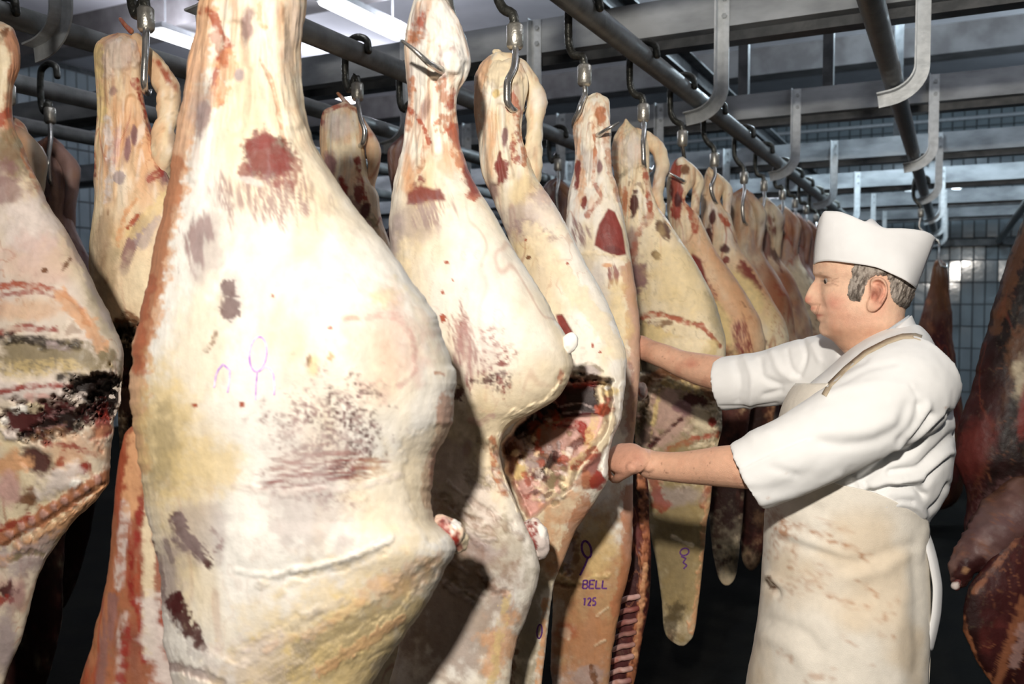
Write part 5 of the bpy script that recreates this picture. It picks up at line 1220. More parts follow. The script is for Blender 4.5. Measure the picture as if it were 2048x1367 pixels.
# ears
def ear(side):
    out = np.array([(1741, 560), (1745, 555.5), (1753, 553), (1762, 554), (1770, 559), (1775, 568), (1776.5, 580), (1774, 592), (1768, 603), (1761, 613), (1753, 620.5), (1745, 623.5), (1737, 622), (1733.5, 615), (1734, 606), (1738, 598), (1741, 589), (1741, 578), (1740, 568)], float)
    c0 = np.array([1753, 586.0])
    nR, nS = 15, 60
    th = np.linspace(0, 1, nS, endpoint=False)
    per = np.vstack([out, out[:1]])
    sl = np.concatenate([[0], np.cumsum(np.hypot(*np.diff(per, axis=0).T))])
    o2 = np.stack([np.interp(th * sl[-1], sl, per[:, 0]), np.interp(th * sl[-1], sl, per[:, 1])], 1)
    rings = []
    for k in range(nR):
        q = k / (nR - 1)
        p = c0 + (o2 - c0) * q
        ang = np.arctan2(p[:, 1] - c0[1], p[:, 0] - c0[0])
        back = sstep(1735, 1766, p[:, 0])
        h = .006 + .013 * back + .002 * sstep(560, 550, p[:, 1])
        rim = np.exp(-((q - .86) / .10) ** 2) * .0085 * np.where(p[:, 1] > 606, .2, 1) * sstep(1738, 1752, p[:, 0] + 14 * (p[:, 1] < 572))
        scap = -np.exp(-((q - .66) / .10) ** 2) * .0075 * sstep(604, 590, p[:, 1]) * sstep(1745, 1757, p[:, 0])
        anti = np.exp(-((q - .47) / .12) ** 2) * .007 * back
        con = -.018 * np.exp(-((p[:, 0] - 1748) / 7.5) ** 2 - ((p[:, 1] - 592) / 10) ** 2)
        tri = -.008 * np.exp(-((p[:, 0] - 1756) / 5) ** 2 - ((p[:, 1] - 567) / 6) ** 2)
        trag = .008 * np.exp(-((p[:, 0] - 1741) / 3.6) ** 2 - ((p[:, 1] - 595) / 6) ** 2)
        lobe = .003 * np.exp(-((p[:, 0] - 1743) / 8) ** 2 - ((p[:, 1] - 614) / 8) ** 2)
        e = -.012 * sstep(.9, 1.0, q) if q > .9 else 0
        rings.append((p, h + rim + scap + anti + con + tri + trag + lobe))
    base = .0765
    V = [PM(p[:, 0], p[:, 1], -side * (base + h)) for p, h in rings]
    p, h = rings[-1]
    V.append(PM(c0[0] + (p[:, 0] - c0[0]) * 1.02, c0[1] + (p[:, 1] - c0[1]) * 1.02, -side * (base + h - .004)))
    V.append(PM(c0[0] + (p[:, 0] - c0[0]) * .96, c0[1] + (p[:, 1] - c0[1]) * .96, -side * (base + h - .009)))
    V.append(PM(c0[0] + (p[:, 0] - c0[0]) * .55, c0[1] + (p[:, 1] - c0[1]) * .7, -side * (base - .012 + 0 * h)))
    m_ = len(V)
    Vv = np.vstack(V + [PM(c0[0], c0[1], -side * (base - .014))[None]])
    F = grid_faces(m_, nS, True, None, m_ * nS)
    return Vv, F
# torso core, arms and legs, all overlapping closed pieces fused into one skin
def hand(w, palm_c, fdir, bdir, tdir, curl, sc=1.0):
    """wrist point w, palm centre, finger direction, back-of-hand direction, thumb-side direction"""
    f = fdir / np.linalg.norm(fdir)
    b = bdir - f * (bdir @ f)
    b /= np.linalg.norm(b)
    t = np.cross(f, b)
    if t @ tdir < 0:
        t = -t
    out = []
    k0 = palm_c + f * .040 * sc
    pts = np.array([w - f * .015, w + f * .012, palm_c - f * .012, palm_c + f * .022, k0 + f * .004])
    hwid = np.array([.028, .031, .039, .043, .038]) * sc
    V, F = tube(pts, hwid, 20, 16, True)
    cc = resample(pts, 80)
    # flatten the palm along b
    dist = (V - palm_c) @ b
    V = V - np.outer(dist * .42, b)
    out.append((V, F))
    L = [(.044, .026, .021), (.049, .030, .023), (.045, .028, .022), (.035, .021, .019)]
    for i in range(4):
        off = t * (.031 - .0207 * i) * sc
        p = k0 + off - f * (.004 if i in (1, 2) else .009) * sc
        d, q = f + t * (.05 - .035 * i), [p - f * .02 * sc, p]
        for j, ln in enumerate(L[i]):
            a = curl[j]
            d = d / np.linalg.norm(d)
            d = d * math.cos(a) - b * math.sin(a)
            bb = b * math.cos(a) + f * math.sin(a)
            q.append(q[-1] + d * ln * sc)
            dd = d
            b_ = np.cross(t, dd)
            b = b_ if b_ @ b > 0 else -b_
        b = bdir - f * (bdir @ f)
        b /= np.linalg.norm(b)
        r = np.array([.010, .0098, .0088, .008, .0068]) * sc * (1 if i < 3 else .88)
        out.append(tube(np.array(q), r, 12, 22, True))
    p = palm_c - f * .012 * sc + t * .026 * sc - b * .004
    d1_ = f * .85 + t * .30 - b * .45
    d1_ /= np.linalg.norm(d1_)
    d2_ = f * .9 - t * .02 - b * .6
    d2_ /= np.linalg.norm(d2_)
    d3_ = f * .9 - t * .12 - b * .5
    d3_ /= np.linalg.norm(d3_)
    q = [p - d1_ * .02, p, p + d1_ * .040 * sc, p + d1_ * .040 * sc + d2_ * .032 * sc, p + d1_ * .040 * sc + d2_ * .032 * sc + d3_ * .024 * sc]
    out.append(tube(np.array(q), np.array([.015, .0145, .0118, .0108, .0082]) * sc, 12, 24, True))
    return out
near_arm = mtube([(1800, 770, -.150, .058), (1740, 812, -.190, .056), (1650, 868, -.228, .052), (1560, 916, -.244, .048), (1500, 932, -.242, .048), (1455, 932, -.232, .0455), (1410, 933, -.214, .0405), (1365, 934, -.196, .0355), (1330, 932, -.182, .033), (1300, 929, -.176, .0325)], 24, 90)
far_arm = mtube([(1705, 735, .150, .058), (1640, 740, .19, .055), (1540, 758, .225, .050), (1470, 757, .245, .050), (1435, 746, .255, .0478), (1400, 738, .265, .0445), (1364, 727.5, .275, .038), (1325, 711, .285, .034), (1300, 702, .318, .033), (1280, 693, .335, .034)], 24, 90)
wn, pn = PM(1300, 929, -.175), PM(1262, 919, -.190)
fd = (PM(1215, 905, -.135) - PM(1262, 919, -.190))
near_hand = hand(wn, pn, fd, LEFTD * .75 + np.array([0, 0, .65]), np.array([0, 0, -1.0]) + .3 * FWDD, (.35, .75, .6))
wf, pf = PM(1280, 693, .335), PM(1248, 676, .40)
fd2 = pf - wf
far_hand = hand(wf, pf, fd2, -LEFTD * .2 + np.array([0, 0, 1.0]), LEFTD, (.45, .6, .5))
torso_core = tube(np.array([PM(1765, 715), PM(1755, 770), PM(1735, 860), PM(1712, 960), PM(1700, 1060), PM(1695, 1150)]), [.06, .115, .135, .13, .135, .13], 24, 30, True)
legs = []
for sg in (-1, 1):
    hp = PM(1690, 1110, sg * .070)
    kn = np.array([*(hp[:2] + FWDD[:2] * .02), .50])
    an = np.array([*(hp[:2] + FWDD[:2] * (-.02 + .04 * sg)), .09])
    legs.append(tube(np.array([hp, hp * .5 + kn * .5, kn, kn * .45 + an * .55, an]), [.074, .074, .058, .055, .038], 18, 40, True))
    legs.append(tube(np.array([an + (0, 0, -.02), an + FWDD * .06 + (0, 0, -.045), an + FWDD * .17 + (0, 0, -.055)]), [.036, .036, .027], 16, 14, True))
me = remesh(*join(HEAD, ear(1), ear(-1), near_arm, far_arm, *near_hand, *far_hand, torso_core, *legs), .0026)
V, N = mesh_np(me)
V = laplace(me, V, 2, .5)
me.vertices.foreach_set('co', V.ravel())
me.update()
V, N = mesh_np(me)
# skin colouring (flushed cheeks, nose, ears, lips, shaved chin; arms a little browner)
px, py, dp_ = proj(V)
rel = (V - PM(1690, 1000)) @ LEFTD
SK = lambda *c: srgb(c)
c = np.tile(SK(236, 196, 168), (len(V), 1))
q = fbm(V * 45, 4, 3)
c = c + (SK(218, 152, 128) - c) * (.28 * sstep(-.1, .5, q))[:, None]
def tint(cc, m):
    global c
    c = c + (cc - c) * m[:, None]
hm = py < 700
def ell(x0, y0, rx, ry):
    return np.exp(-((px - x0) / rx) ** 2 - ((py - y0) / ry) ** 2) * hm
tint(SK(214, 130, 114), .5 * ell(1668, 606, 22, 16))
tint(SK(208, 116, 98), .65 * ell(1612, 600, 12, 10))
tint(SK(196, 92, 72), .55 * ell(1624, 616, 8, 5))
tint(SK(190, 100, 88), .75 * ell(1637, 630, 10, 2.6) + .5 * ell(1635, 635, 7, 3))
tint(SK(216, 128, 110), .6 * ell(1757, 590, 18, 32))
tint(SK(176, 122, 92), .55 * sstep(640, 665, py) * sstep(730, 700, py) * sstep(1640, 1670, px) * hm)
tint(SK(190, 128, 104), .5 * ell(1700, 640, 50, 18))
tint(SK(120, 84, 66), .9 * ell(1640, 546, 11, 2.8) * sstep(-.7, .1, q))
tint(SK(150, 96, 74), .55 * ell(1649, 556, 9, 3))
tint(SK(70, 48, 40), .85 * ell(1651, 561.5, 8, 1.9))
tint(SK(168, 116, 96), .55 * ell(1655, 569, 10, 3))
for xa, ya, xb, yb in ((1664, 560, 1676, 556), (1664, 563, 1678, 563), (1663, 566, 1676, 571), (1640, 608, 1634, 628), (1636, 612, 1631, 626), (1650, 552, 1662, 556)):
    tint(SK(160, 104, 84), .5 * hm * np.exp(-(seg_dist(px, py, [(xa, ya), (xb, yb)]) / 1.3) ** 2))
tint(SK(120, 62, 50), .75 * ell(1746, 590, 6, 9) + .5 * ell(1763, 575, 3, 14) + .4 * ell(1756, 567, 4, 5))  # shade in the ear hollows, put into the skin colour
arm = (py > 640) & (px < 1560)
tint(SK(210, 160, 132), .7 * arm * np.ones(len(V)))
tint(SK(190, 130, 106), arm * .45 * sstep(.1, .7, fbm(V * 30, 3, 5)))
tint(SK(196, 140, 120), arm * .5 * sstep(1310, 1270, px))
tint(SK(120, 76, 58), arm * .5 * sstep(.55, .75, fbm(V * np.array([160, 160, 160]), 2, 6)))
tint(SK(196, 130, 108), .8 * np.exp(-((px - 1383) / 12) ** 2 - ((py - 728) / 8) ** 2))
body = finish('body', me, M['skin'], man, True, c)
# finger nails on the visible hand are on the hidden side of the meat, so none show

# eyes
for sg in (-1, 1):
    e0 = PM(1658.3, 561.6, sg * .031)
    a = np.linspace(0, 2 * np.pi, 20, endpoint=False)
    t_ = np.linspace(.05, np.pi - .05, 12)
    V = np.array([e0 + .0115 * (math.cos(u) * FWDD + math.sin(u) * (math.cos(b) * np.array([0, 0, 1]) + math.sin(b) * LEFTD)) for u in t_ for b in a])
    o = mesh_obj('eye', np.vstack([V, V[:20].mean(0), V[-20:].mean(0)]), grid_faces(12, 20, True, 240, 241), M['eye'], man)
    gz = .88 * FWDD + .40 * LEFTD + np.array([0, 0, -.25])
    gz /= np.linalg.norm(gz)
    gu = np.cross(gz, np.array([0, 0, 1.0]))
    gu /= np.linalg.norm(gu)
    gv = np.cross(gu, gz)
    ci = e0 + gz * .0099
    V = np.array([ci + .0020 * gz * (1 - (k / 3) ** 2) + .0060 * k / 3 * (math.cos(b) * gv + math.sin(b) * gu) for k in (1, 2, 3) for b in a])
    mesh_obj('iris', np.vstack([V, [ci + .0021 * gz]]), grid_faces(3, 20) + [[(k + 1) % 20, k, 60] for k in range(20)], M['iris'], o)

# hair: a shell over the head between cap, ear and nape, with sideburns
x, yy, s = HG
def up(A, per):
    A2 = np.concatenate([A, A[:, :1]], 1) if per else A
    j = np.linspace(0, A2.shape[1] - 1, (A2.shape[1] - 1) * 4 + 1)[:-1]
    k = j.astype(int)
    B = A2[:, k] + (A2[:, np.minimum(k + 1, A2.shape[1] - 1)] - A2[:, k]) * (j - k)
    i = np.linspace(0, B.shape[0] - 1, (B.shape[0] - 1) * 2 + 1)
    k = i.astype(int)
    return B[k] + (B[np.minimum(k + 1, B.shape[0] - 1)] - B[k]) * (i - k)[:, None]
x, yy, s = up(x, True), up(yy, True), up(s, True)
sel = (yy[:, 0] > 505) & (yy[:, 0] < 640)
x, yy, s = x[sel], yy[sel], s[sel]
HAIRP = [(1700, 500), (1712, 520), (1704, 538), (1702, 556), (1697, 572), (1695, 590), (1700, 600), (1721, 602), (1727, 588), (1730, 572), (1738, 560), (1752, 551), (1772, 553), (1779, 564), (1781, 584), (1785, 600), (1795, 611), (1813, 618), (1850, 630), (1850, 500)]
sd = poly_sd(x.ravel(), yy.ravel(), HAIRP).reshape(x.shape)
nz = fbm2(x.ravel() / 9, yy.ravel() / 9, 3, 4).reshape(x.shape)
nz = nz + .7 * fbm2(x.ravel() / 2.5, yy.ravel() / 5, 2, 14).reshape(x.shape)
keep = sd + 3.5 * nz < 0
th_ = np.where(keep, np.clip(-(sd + 3.5 * nz) / 7, 0.0, 1), 0)
G3 = PM(x, yy, -s)
NN = grid_normals(G3.reshape(-1, 3), *x.shape).reshape(*x.shape, 3)
cen = G3.mean(1, keepdims=True)
NN *= np.sign(((G3 - cen) * NN).sum(-1))[..., None]
wav = fbm2(x.ravel() / 5 + yy.ravel() / 9, yy.ravel() / 16 - x.ravel() / 22, 3, 8).reshape(x.shape)
G3 = G3 + NN * (.0012 + th_ * (.0048 + .004 * wav))[..., None]
used, F = {}, []
nA_ = x.shape[1]
for i in range(x.shape[0] - 1):
    for j in range(nA_):
        k = (j + 1) % nA_
        if keep[i, j] and keep[i + 1, j] and keep[i, k] and keep[i + 1, k]:
            F.append((i * nA_ + j, i * nA_ + k, (i + 1) * nA_ + k, (i + 1) * nA_ + j))
ids = sorted({i for f in F for i in f})
mp = {a: b for b, a in enumerate(ids)}
xs, ysf = x.ravel()[ids], yy.ravel()[ids]
hc = srgb((172, 162, 152)) + (srgb((96, 86, 78)) - srgb((172, 162, 152))) * sstep(-.15, .45, fbm2(xs / 3.2 + ysf / 9, ysf / 13 - xs / 30, 3, 9))[:, None]
dk = np.exp(-((xs - 1712) / 12) ** 2 - ((ysf - 594) / 9) ** 2) * .75 + sstep(586, 612, ysf) * sstep(1775, 1790, xs) * .7
hc = hc + (srgb((58, 50, 42)) - hc) * np.clip(dk, 0, 1)[:, None]
lt = np.exp(-((xs - 1735) / 22) ** 2 - ((ysf - 545) / 8) ** 2) * .5
hc = hc + (srgb((190, 178, 166)) - hc) * lt[:, None]
mesh_obj('hair', G3.reshape(-1, 3)[ids], [[mp[i] for i in f] for f in F], M['hair'], man, True, hc)

# cap: folded cotton forage cap, pointed in front and behind
nX, nV = 70, 22
u = np.linspace(0, 1, nX)
bot = herm([0, .04, .12, .3, .5, .65, .77, .9, 1.0], np.array([(1627, 529.5), (1634, 524.5), (1655, 521.5), (1702, 526), (1749, 533.5), (1784, 547.5), (1812, 561), (1825, 570), (1832.5, 576)]), u)
top = herm([0, .03, .1, .2, .32, .43, .5, .56, .64, .75, .9, .97, 1.0], np.array([(1634, 455), (1640, 436), (1651, 422.5), (1673, 423), (1700, 431), (1728, 443), (1741, 447), (1752, 451), (1776, 457), (1800, 457), (1845, 462), (1864, 470), (1871, 478)]), u)
lw = .0925 * np.clip(1 - np.abs(2 * u - 1) ** 2.6, 0, 1) ** .62
rows_ = []
for side in (-1, 1):
    for k in range(nV):
        v = k / (nV - 1)
        p = bot + (top - bot) * v
        bend = 6.5 * np.sin(v * np.pi) * (u - .55) ** 2 * 2 - 3.2 * np.sin(v * np.pi * .9) * np.exp(-((u) / .06) ** 2)
        w = lw * (1 - .26 * v ** 2.0) + .004
        w = w + .0016 * fbm2(p[:, 0] / 30, p[:, 1] / 22 + side * 9, 3, 2)
        if k == 0:
            w = w + .001
        rows_.append((p[:, 0] - bend * 1.2 * (u < .2), p[:, 1], side * w))
near = [r for r in rows_[:nV]]
far = [r for r in rows_[nV:]]
# crown: from the near top edge down into the fold, up over a soft hump, to the far top edge
mid = []
for k in range(1, 8):
    q = k / 8
    w = near[-1][2] * (1 - 2 * q)
    dip = 9 * np.sin(q * np.pi) * np.sin(u * np.pi) ** .6
    hump = 19 * np.exp(-((u - .52) / .085) ** 2) * np.sin(q * np.pi) ** .7
    mid.append((top[:, 0], top[:, 1] + dip - hump, w))
order = near + mid + far[::-1]
G3 = np.array([PM(a, b, w) for a, b, w in order])
nn_ = len(order)
V = G3.reshape(-1, 3)
F = grid_faces(nn_, nX, False)
o = mesh_obj('cap', V, F, M['hat'], man)
md = o.modifiers.new('solid', 'SOLIDIFY')
md.thickness, md.offset = .0022, 0
bvc = bvh_of(o)
Vs, Fs = ribbon(bvc, [(1866, 478), (1863, 500), (1850, 535), (1831, 569)], 1.6, .0012)
if len(Fs):
    mesh_obj('seam', Vs, Fs, M['strap'], o)

# coat: torso and sleeves fused into one cloth surface, then folded
TR = np.array([(648, 1778, 1838, .045), (660, 1752, 1851, .085), (676, 1726, 1863, .128), (694, 1702, 1872, .160), (715, 1680, 1881, .182), (740, 1652, 1890, .196), (770, 1615, 1899, .205), (820, 1584, 1908, .207), (870, 1576, 1912, .203), (920, 1566, 1909, .182), (960, 1556, 1904, .172), (985, 1550, 1899, .168), (1005, 1545, 1888, .165), (1025, 1542, 1874, .160), (1045, 1540, 1858, .156), (1075, 1540, 1850, .154), (1100, 1545, 1846, .150)], float)
SKR = np.array([(740, 1640, 1895, .20), (770, 1598, 1900, .212), (820, 1572, 1908, .214), (870, 1562, 1912, .20), (920, 1554, 1905, .182), (960, 1545, 1890, .172), (1000, 1538, 1876, .166), (1040, 1534, 1860, .163), (1100, 1530, 1858, .164), (1165, 1527, 1861, .170), (1185, 1526, 1862, .172), (1260, 1517, 1863, .192), (1367, 1498, 1858, .197), (1500, 1488, 1852, .20), (1640, 1490, 1845, .20)], float)
def torso_pt(tab, y, phi, off=0.0):
    r = herm(tab[:, 0], tab[:, 1:], np.atleast_1d(y))
    xm, hx, w = (r[:, 0] + r[:, 1]) / 2, (r[:, 1] - r[:, 0]) / 2, r[:, 2]
    cc = np.sign(np.cos(phi)) * np.abs(np.cos(phi)) ** .9
    ss = np.sign(np.sin(phi)) * np.abs(np.sin(phi)) ** .9
    k = FPX / 2.0
    return PM(xm - (hx + off * k) * cc, np.broadcast_to(y, np.shape(phi)), -(w + off) * ss)
ys = np.arange(648, 1100.1, 8)
a = np.linspace(0, 2 * np.pi, 72, endpoint=False)
V = np.vstack([torso_pt(TR, np.full(72, y), a) for y in ys])
torso = (np.vstack([V, V[:72].mean(0), V[-72:].mean(0)]), grid_faces(len(ys), 72, True, len(ys) * 72, len(ys) * 72 + 1))
def sleeve(pts, cuff_in):
    a = np.array(pts + cuff_in, float)
    p = PM(a[:, 0], a[:, 1], a[:, 2])
    q1 = resample(np.column_stack([p[:len(pts)], a[:len(pts), 3]]), 60)
    q2 = np.column_stack([p[len(pts):], a[len(pts):, 3]])
    P_ = np.vstack([q1[:, :3], q2[:, :3]])
    R_ = np.concatenate([q1[:, 3], q2[:, 3]])
    T = np.gradient(q1[:, :3], axis=0)
    T /= np.linalg.norm(T, axis=1)[:, None]
    T = np.vstack([T] + [T[-1:]] * len(q2))
    u = np.array([0, 0, 1.0])
    rings, an = [], np.linspace(0, 2 * np.pi, 40, endpoint=False)
    for pp, t, r in zip(P_, T, R_):
        u = u - t * (u @ t)
        u /= np.linalg.norm(u)
        v = np.cross(t, u)
        rings.append(pp + r * (np.cos(an)[:, None] * u + np.sin(an)[:, None] * v))
    V = np.vstack(rings + [P_[:1], P_[-1:]])
    return V, grid_faces(len(P_), 40, True, len(P_) * 40, len(P_) * 40 + 1)
sl_near = sleeve([(1840, 742, -.09, .095), (1795, 785, -.148, .108), (1745, 822, -.190, .101), (1680, 860, -.222, .091), (1600, 902, -.243, .083), (1540, 931, -.248, .079), (1494.5, 952, -.248, .0775)], [(1496, 951, -.248, .066), (1520, 940, -.248, .062), (1560, 920, -.246, .056)])
sl_far = sleeve([(1740, 722, .10, .09), (1690, 728, .165, .088), (1620, 737, .205, .081), (1530, 757, .235, .0745), (1480, 763, .245, .0725), (1437, 768, .255, .0725)], [(1439, 767, .255, .062), (1460, 764, .25, .058), (1500, 760, .24, .052)])
me = remesh(*join(torso, sl_near, sl_far), .0048)
V, N = mesh_np(me)
V = laplace(me, V, 8, .5)
me.vertices.foreach_set('co', V.ravel())
me.update()
V, N = mesh_np(me)
px, py, dep = proj(V)
vd = (V - CAM) / np.linalg.norm(V - CAM, axis=1)[:, None]
fr = (N * vd).sum(1) < .15
lat = (V - PM(1690, 900)) @ LEFTD
disp = np.zeros(len(V))
def fold(pts, w, amp, cond=None, n=2.0):
    global disp
    d = seg_dist(px, py, smooth_path(pts))
    m_ = np.exp(-(d / w) ** n) * fr
    if cond is not None:
        m_ = m_ * cond
    disp += amp * m_
nearc, farc = lat > -.02, lat < .02
# valleys (-) and ridges (+) of the cloth
fold([(1728, 990), (1752, 985), (1785, 975), (1830, 976), (1848, 990)], 6, -.016, nearc); fold([(1740, 972), (1790, 960), (1840, 955)], 9, .009, nearc)
fold([(1775, 925), (1820, 905), (1865, 860), (1900, 826)], 6, -.014, nearc); fold([(1800, 900), (1850, 868), (1890, 832)], 8, .008, nearc)
fold([(1780, 945), (1830, 938), (1870, 905), (1908, 868)], 7, -.012, nearc); fold([(1790, 960), (1850, 940), (1900, 905)], 9, .009, nearc)
fold([(1850, 965), (1870, 940), (1898, 915)], 6, -.010, nearc); fold([(1862, 1020), (1885, 995), (1897, 970)], 5, -.010, nearc)
fold([(1745, 1000), (1770, 1012), (1800, 1005), (1835, 1015), (1848, 1030)], 6, .006, nearc); fold([(1780, 1012), (1800, 1001), (1825, 1003)], 3.5, -.006, nearc); fold([(1722, 960), (1738, 980), (1748, 996)], 5, -.010, nearc); fold([(1712, 955), (1725, 975), (1735, 992)], 4, .008, nearc)
fold([(1735, 955), (1790, 915), (1840, 865), (1862, 830)], 7, -.013, nearc); fold([(1700, 970), (1760, 930)], 8, -.010, nearc)
fold([(1800, 880), (1828, 850), (1838, 810)], 9, -.006, nearc); fold([(1820, 870), (1850, 840), (1856, 808)], 8, .005, nearc)
fold([(1640, 884), (1690, 890), (1750, 880), (1800, 850), (1815, 810)], 12, -.006, nearc); fold([(1650, 862), (1720, 862), (1780, 840)], 16, .005, nearc)
fold([(1474, 938), (1540, 906), (1618, 874)], 3.0, -.0045, nearc); fold([(1476, 943), (1540, 911), (1618, 880)], 3.5, .003, nearc)
fold([(1508, 872), (1524, 868), (1540, 868)], 17, .007, nearc)
fold([(1500, 985), (1560, 975), (1620, 945)], 14, -.004, nearc); fold([(1545, 935), (1590, 950)], 9, -.004, nearc); fold([(1525, 1005), (1600, 985), (1680, 950)], 8, .004, nearc)
fold([(1655, 790), (1700, 775), (1760, 765), (1820, 775)], 10, .003, nearc); fold([(1640, 770), (1680, 745), (1730, 720)], 6, -.004, nearc); fold([(1690, 760), (1740, 735), (1790, 725)], 7, -.003, nearc)
fold([(1820, 770), (1836, 800), (1840, 830)], 3, -.003, nearc)
fold([(1470, 725), (1480, 760), (1476, 800)], 7, -.006, farc); fold([(1490, 715), (1505, 760), (1500, 815)], 7, .006, farc); fold([(1520, 720), (1524, 750), (1560, 770)], 7, -.007, farc); fold([(1545, 705), (1560, 740), (1580, 756)], 8, .006, farc); fold([(1530, 790), (1560, 782)], 6, -.006, farc)
fold([(1606, 680), (1612, 710), (1600, 750)], 5, -.006, farc); fold([(1575, 700), (1580, 730), (1596, 752)], 4, -.004, farc); fold([(1625, 690), (1640, 720)], 6, .004, farc); fold([(1440, 812), (1500, 812), (1552, 806)], 2.5, -.003, farc)
disp += .0022 * fbm(V * 16, 3, 5) + .0009 * fbm(V * 50, 2, 6)
V = V + N * disp[:, None]
me.vertices.foreach_set('co', V.ravel())
me.update()
V = laplace(me, V, 2, .4)
me.vertices.foreach_set('co', V.ravel())
cc = np.tile(np.array([.86, .86, .85]), (len(V), 1)) * (1 + .03 * fbm(V * 7, 3, 2))[:, None]
for (sx, sy, r_) in ((1517, 1012, 9), (1891, 815, 4), (1536, 995, 4), (1575, 948, 2.5)):
    cc += (srgb((190, 150, 120)) - cc) * (.5 * np.exp(-((px - sx) / r_) ** 2 - ((py - sy) / (r_ * .5)) ** 2) * fr)[:, None]
coat = finish('coat', me, M['cloth'], man, True, cc)
bvcoat = bvh_of(coat)

# collar, inner shirt collar
def ringband(name, r0, r1, mat, thick=.004, parent=man, n=72, gap=0.0):
    """cloth band between two tilted rings round the neck; ring: (front px,py, back px,py, half width)"""
    V = []
    ring = np.linspace(gap, 2 * np.pi - gap, n, endpoint=(gap > 0))
    for k in range(9):
        q = k / 8
        r_ = [a + (b - a) * q for a, b in zip(r0, r1)]
        bulge = .006 * math.sin(q * np.pi)
        for b in ring:
            cx, cy = (r_[0] + r_[2]) / 2, (r_[1] + r_[3]) / 2
            V.append(PM(cx + (r_[0] - cx) * math.cos(b), cy + (r_[1] - cy) * math.cos(b), -(r_[4] + bulge) * math.sin(b)))
    o = mesh_obj(name, V, grid_faces(9, n, gap == 0), mat, parent)
    md = o.modifiers.new('solid', 'SOLIDIFY')
    md.thickness, md.offset = thick, 0
    return o
ringband('shirt', (1684, 722, 1817, 630, .074), (1690, 744, 1826, 655, .088), M['shirt'], .003)['label'] = 'pale blue-grey shirt collar'
ringband('collar', (1676, 748, 1822, 631, .081), (1662, 784, 1838, 666, .112), M['hat'], .004)['label'] = 'turned-down white coat collar'

# apron: bib and skirt, one stiff sheet round the front and sides
nS = 110
ysA = np.concatenate([np.arange(766, 1050, 6), np.arange(1050, 1380, 6.5), np.arange(1380, 1641, 16)])
pm = herm([766, 800, 900, 955, 985, 1010, 1030, 1045, 1100, 1640], np.array([.98, 1.0, 1.04, 1.18, 1.75, 2.15, 2.5, 2.85, 2.88, 2.9]), ysA)
rowsA = []
for y, mx in zip(ysA, pm):
    phs = np.linspace(-mx, mx, nS)
    rowsA.append(torso_pt(SKR, np.full(nS, y), phs, .007 + .006 * (y < 960)))
G3 = np.array(rowsA)
V = G3.reshape(-1, 3)
NN = grid_normals(V, *G3.shape[:2]) if False else None
px, py, dep = proj(V)
out = (V - np.column_stack([np.tile(PM(1690, 1000)[:2], (len(V), 1)), V[:, 2]]))
out /= np.linalg.norm(out, axis=1)[:, None]
near_ = (V - PM(1690, 1000)) @ LEFTD > -.1
d = np.zeros(len(V))
def af(pts, w, amp):
    global d
    d += amp * np.exp(-(seg_dist(px, py, smooth_path(pts)) / w) ** 2) * near_
af([(1535, 1170), (1552, 1178), (1556, 1190)], 6, -.008); af([(1535, 1150), (1560, 1165)], 8, .006)
af([(1560, 1060), (1620, 1080), (1690, 1110)], 9, .005); af([(1570, 1082), (1640, 1105), (1700, 1120)], 8, -.004)
af([(1700, 1135), (1760, 1110), (1830, 1090)], 12, -.005); af([(1690, 1155), (1760, 1140), (1810, 1110)], 14, .005)
af([(1800, 1200), (1790, 1280), (1800, 1367)], 18, .005); af([(1830, 1120), (1836, 1220), (1836, 1340)], 12, -.006); af([(1850, 1060), (1838, 1120)], 8, .004)
af([(1540, 1240), (1600, 1260), (1640, 1300)], 12, -.005); af([(1530, 1270), (1590, 1300), (1630, 1367)], 14, .005); af([(1580, 1000), (1640, 1020)], 14, -.004); af([(1740, 1180), (1700, 1260), (1690, 1340)], 20, -.004)
d += .0035 * fbm(V * np.array([9, 9, 5]), 3, 4) * sstep(960, 1100, py) + .0012 * fbm(V * 40, 2, 5)
V = V + out * d[:, None]
cc = np.tile(srgb((240, 233, 220)), (len(V), 1))
cc = cc + (srgb((222, 200, 168)) - cc) * (.6 * sstep(0, .5, fbm(V * 7, 3, 6)) * sstep(980, 1060, py))[:, None]
stn = srgb((176, 120, 78))
fr_ = near_
for (pts, w, a) in (([(1570, 1045), (1620, 1060), (1690, 1090), (1735, 1115)], 9, .75), ([(1545, 1030), (1560, 1070), (1545, 1110)], 20, .5), ([(1590, 1090), (1585, 1130)], 10, .6), ([(1555, 1060), (1590, 1075)], 8, .6), ([(1720, 1160), (1740, 1180), (1755, 1190)], 6, .6), ([(1640, 1165), (1660, 1190), (1700, 1205)], 8, .6), ([(1700, 1210), (1740, 1215)], 10, .5), ([(1760, 1240), (1780, 1225), (1790, 1200)], 9, .5), ([(1750, 1270), (1785, 1270)], 6, .5), ([(1560, 1300), (1590, 1320)], 9, .5), ([(1560, 1180), (1600, 1170), (1640, 1140)], 24, .4), ([(1620, 1355), (1660, 1350)], 14, .45), ([(1740, 1330), (1760, 1335)], 5, .3), ([(1680, 1270), (1710, 1290)], 5, .4), ([(1640, 1040), (1700, 1060)], 10, .35)):
    q = seg_dist(px, py, smooth_path(pts)) / w
    nz = fbm2(px / 9, py / 9, 4, 3)
    mk = sstep(0, .7, 1.15 - q + .9 * nz) * sstep(-.25, .35, fbm2(px / 4, py / 4, 3, 7))
    cc = cc + (stn - cc) * (mk * a * fr_)[:, None]
q = np.hypot((px - 1541) / 11, (py - 1165) / 15)
cc = cc + (srgb((96, 66, 44)) - cc) * (sstep(0, .4, 1.1 - q + .3 * fbm2(px / 8, py / 8, 3, 2)) * sstep(.25, .6, q) * fr_)[:, None]
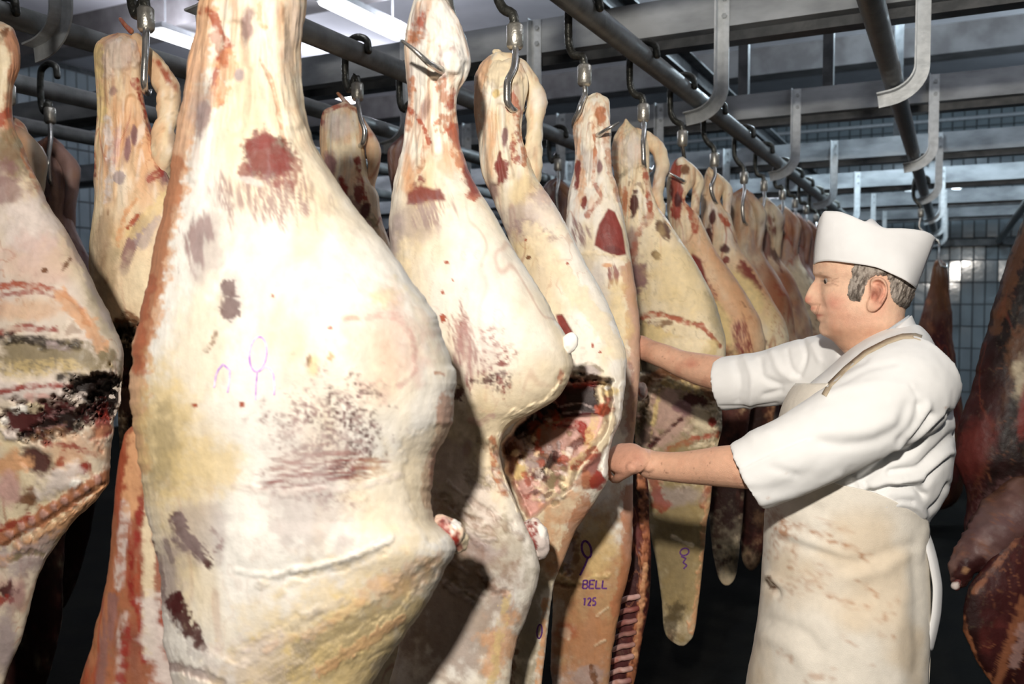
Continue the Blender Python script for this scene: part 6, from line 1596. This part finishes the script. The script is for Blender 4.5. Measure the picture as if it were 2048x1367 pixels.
apron = mesh_obj('apron', V, grid_faces(len(ysA), nS, False), M['apron'], man, True, cc)
md = apron.modifiers.new('solid', 'SOLIDIFY')
md.thickness, md.offset = .003, 1
bvap = bvh_of(apron)
# strap round the neck, its eyelet, and the tie at the back
def strip(name, bv, pts, w, off, mat, thick=.002, parent=man):
    V, F = ribbon(bv, pts, w, off)
    if not len(F):
        return
    o = mesh_obj(name, V, F, mat, parent)
    md = o.modifiers.new('solid', 'SOLIDIFY')
    md.thickness, md.offset = thick, 0
    return o
allv = join((np.array([tuple(v.co) for v in coat.data.vertices]), [tuple(p.vertices) for p in coat.data.polygons]), *[(np.array([tuple(o.matrix_world @ v.co) for v in o.data.vertices]), [tuple(p.vertices) for p in o.data.polygons]) for o in man.children if o.name.startswith('collar')])
bvs = BVHTree.FromPolygons([Vector(v) for v in allv[0]], allv[1])
strip('strap', bvs, [(1648, 790), (1660, 768), (1690, 738), (1730, 705), (1775, 682), (1805, 672), (1830, 671), (1843, 675)], 10, .003, M['strap'], .0015)
o = mesh_obj('eyelet', *tube([PM(1642, 798, -.182), PM(1642, 798, -.188)], .006, 12, None, False), M['eyelet'], man)
# loose tail of the apron behind him
a_ = []
ysT = np.linspace(1042, 1300, 40)
for y in ysT:
    xb = float(herm([1042, 1060, 1090, 1130, 1180, 1220, 1260, 1300], [1852, 1856, 1866, 1876, 1883, 1881, 1874, 1864], [y])[0])
    a_.append([PM(xb + dx, y, dd) for dx, dd in ((-16, -.075), (-7, -.062), (-1.5, -.05), (0, -.03), (-1, -.01), (-6, .02), (-14, .045))])
o = mesh_obj('apron_tail', np.array(a_).reshape(-1, 3), grid_faces(40, 7, False), M['hat'], man)
md = o.modifiers.new('solid', 'SOLIDIFY')
md.thickness, md.offset = .004, 0
mesh_obj('tie', *tube([PM(1846, 1044, -.07), PM(1850, 1052, -.074), PM(1846, 1060, -.072), PM(1842, 1053, -.078), PM(1851, 1046, -.07)], .0035, 8, 20), M['eyelet'], man)
# trousers and boots, mostly below the picture
for sg in (-1, 1):
    hp = PM(1690, 1110, sg * .070)
    kn = np.array([*(hp[:2] + FWDD[:2] * .02), .50])
    an = np.array([*(hp[:2] + FWDD[:2] * (-.02 + .04 * sg)), .09])
    mesh_obj('trouser_leg', *tube(np.array([hp, hp * .5 + kn * .5, kn, kn * .45 + an * .55, an + (0, 0, .02)]), [.082, .084, .074, .072, .066], 20, 40, False), M['trouser'], man)
    V, F = tube(np.array([an + (0, 0, .0) - FWDD * .05, an + FWDD * .02 + (0, 0, -.035), an + FWDD * .12 + (0, 0, -.05), an + FWDD * .20 + (0, 0, -.055)]), [.045, .05, .046, .036], 18, 24, True)
    V[:, 2] = np.maximum(V[:, 2], 0.001)
    mesh_obj('boot', V, F, M['boot'], man)
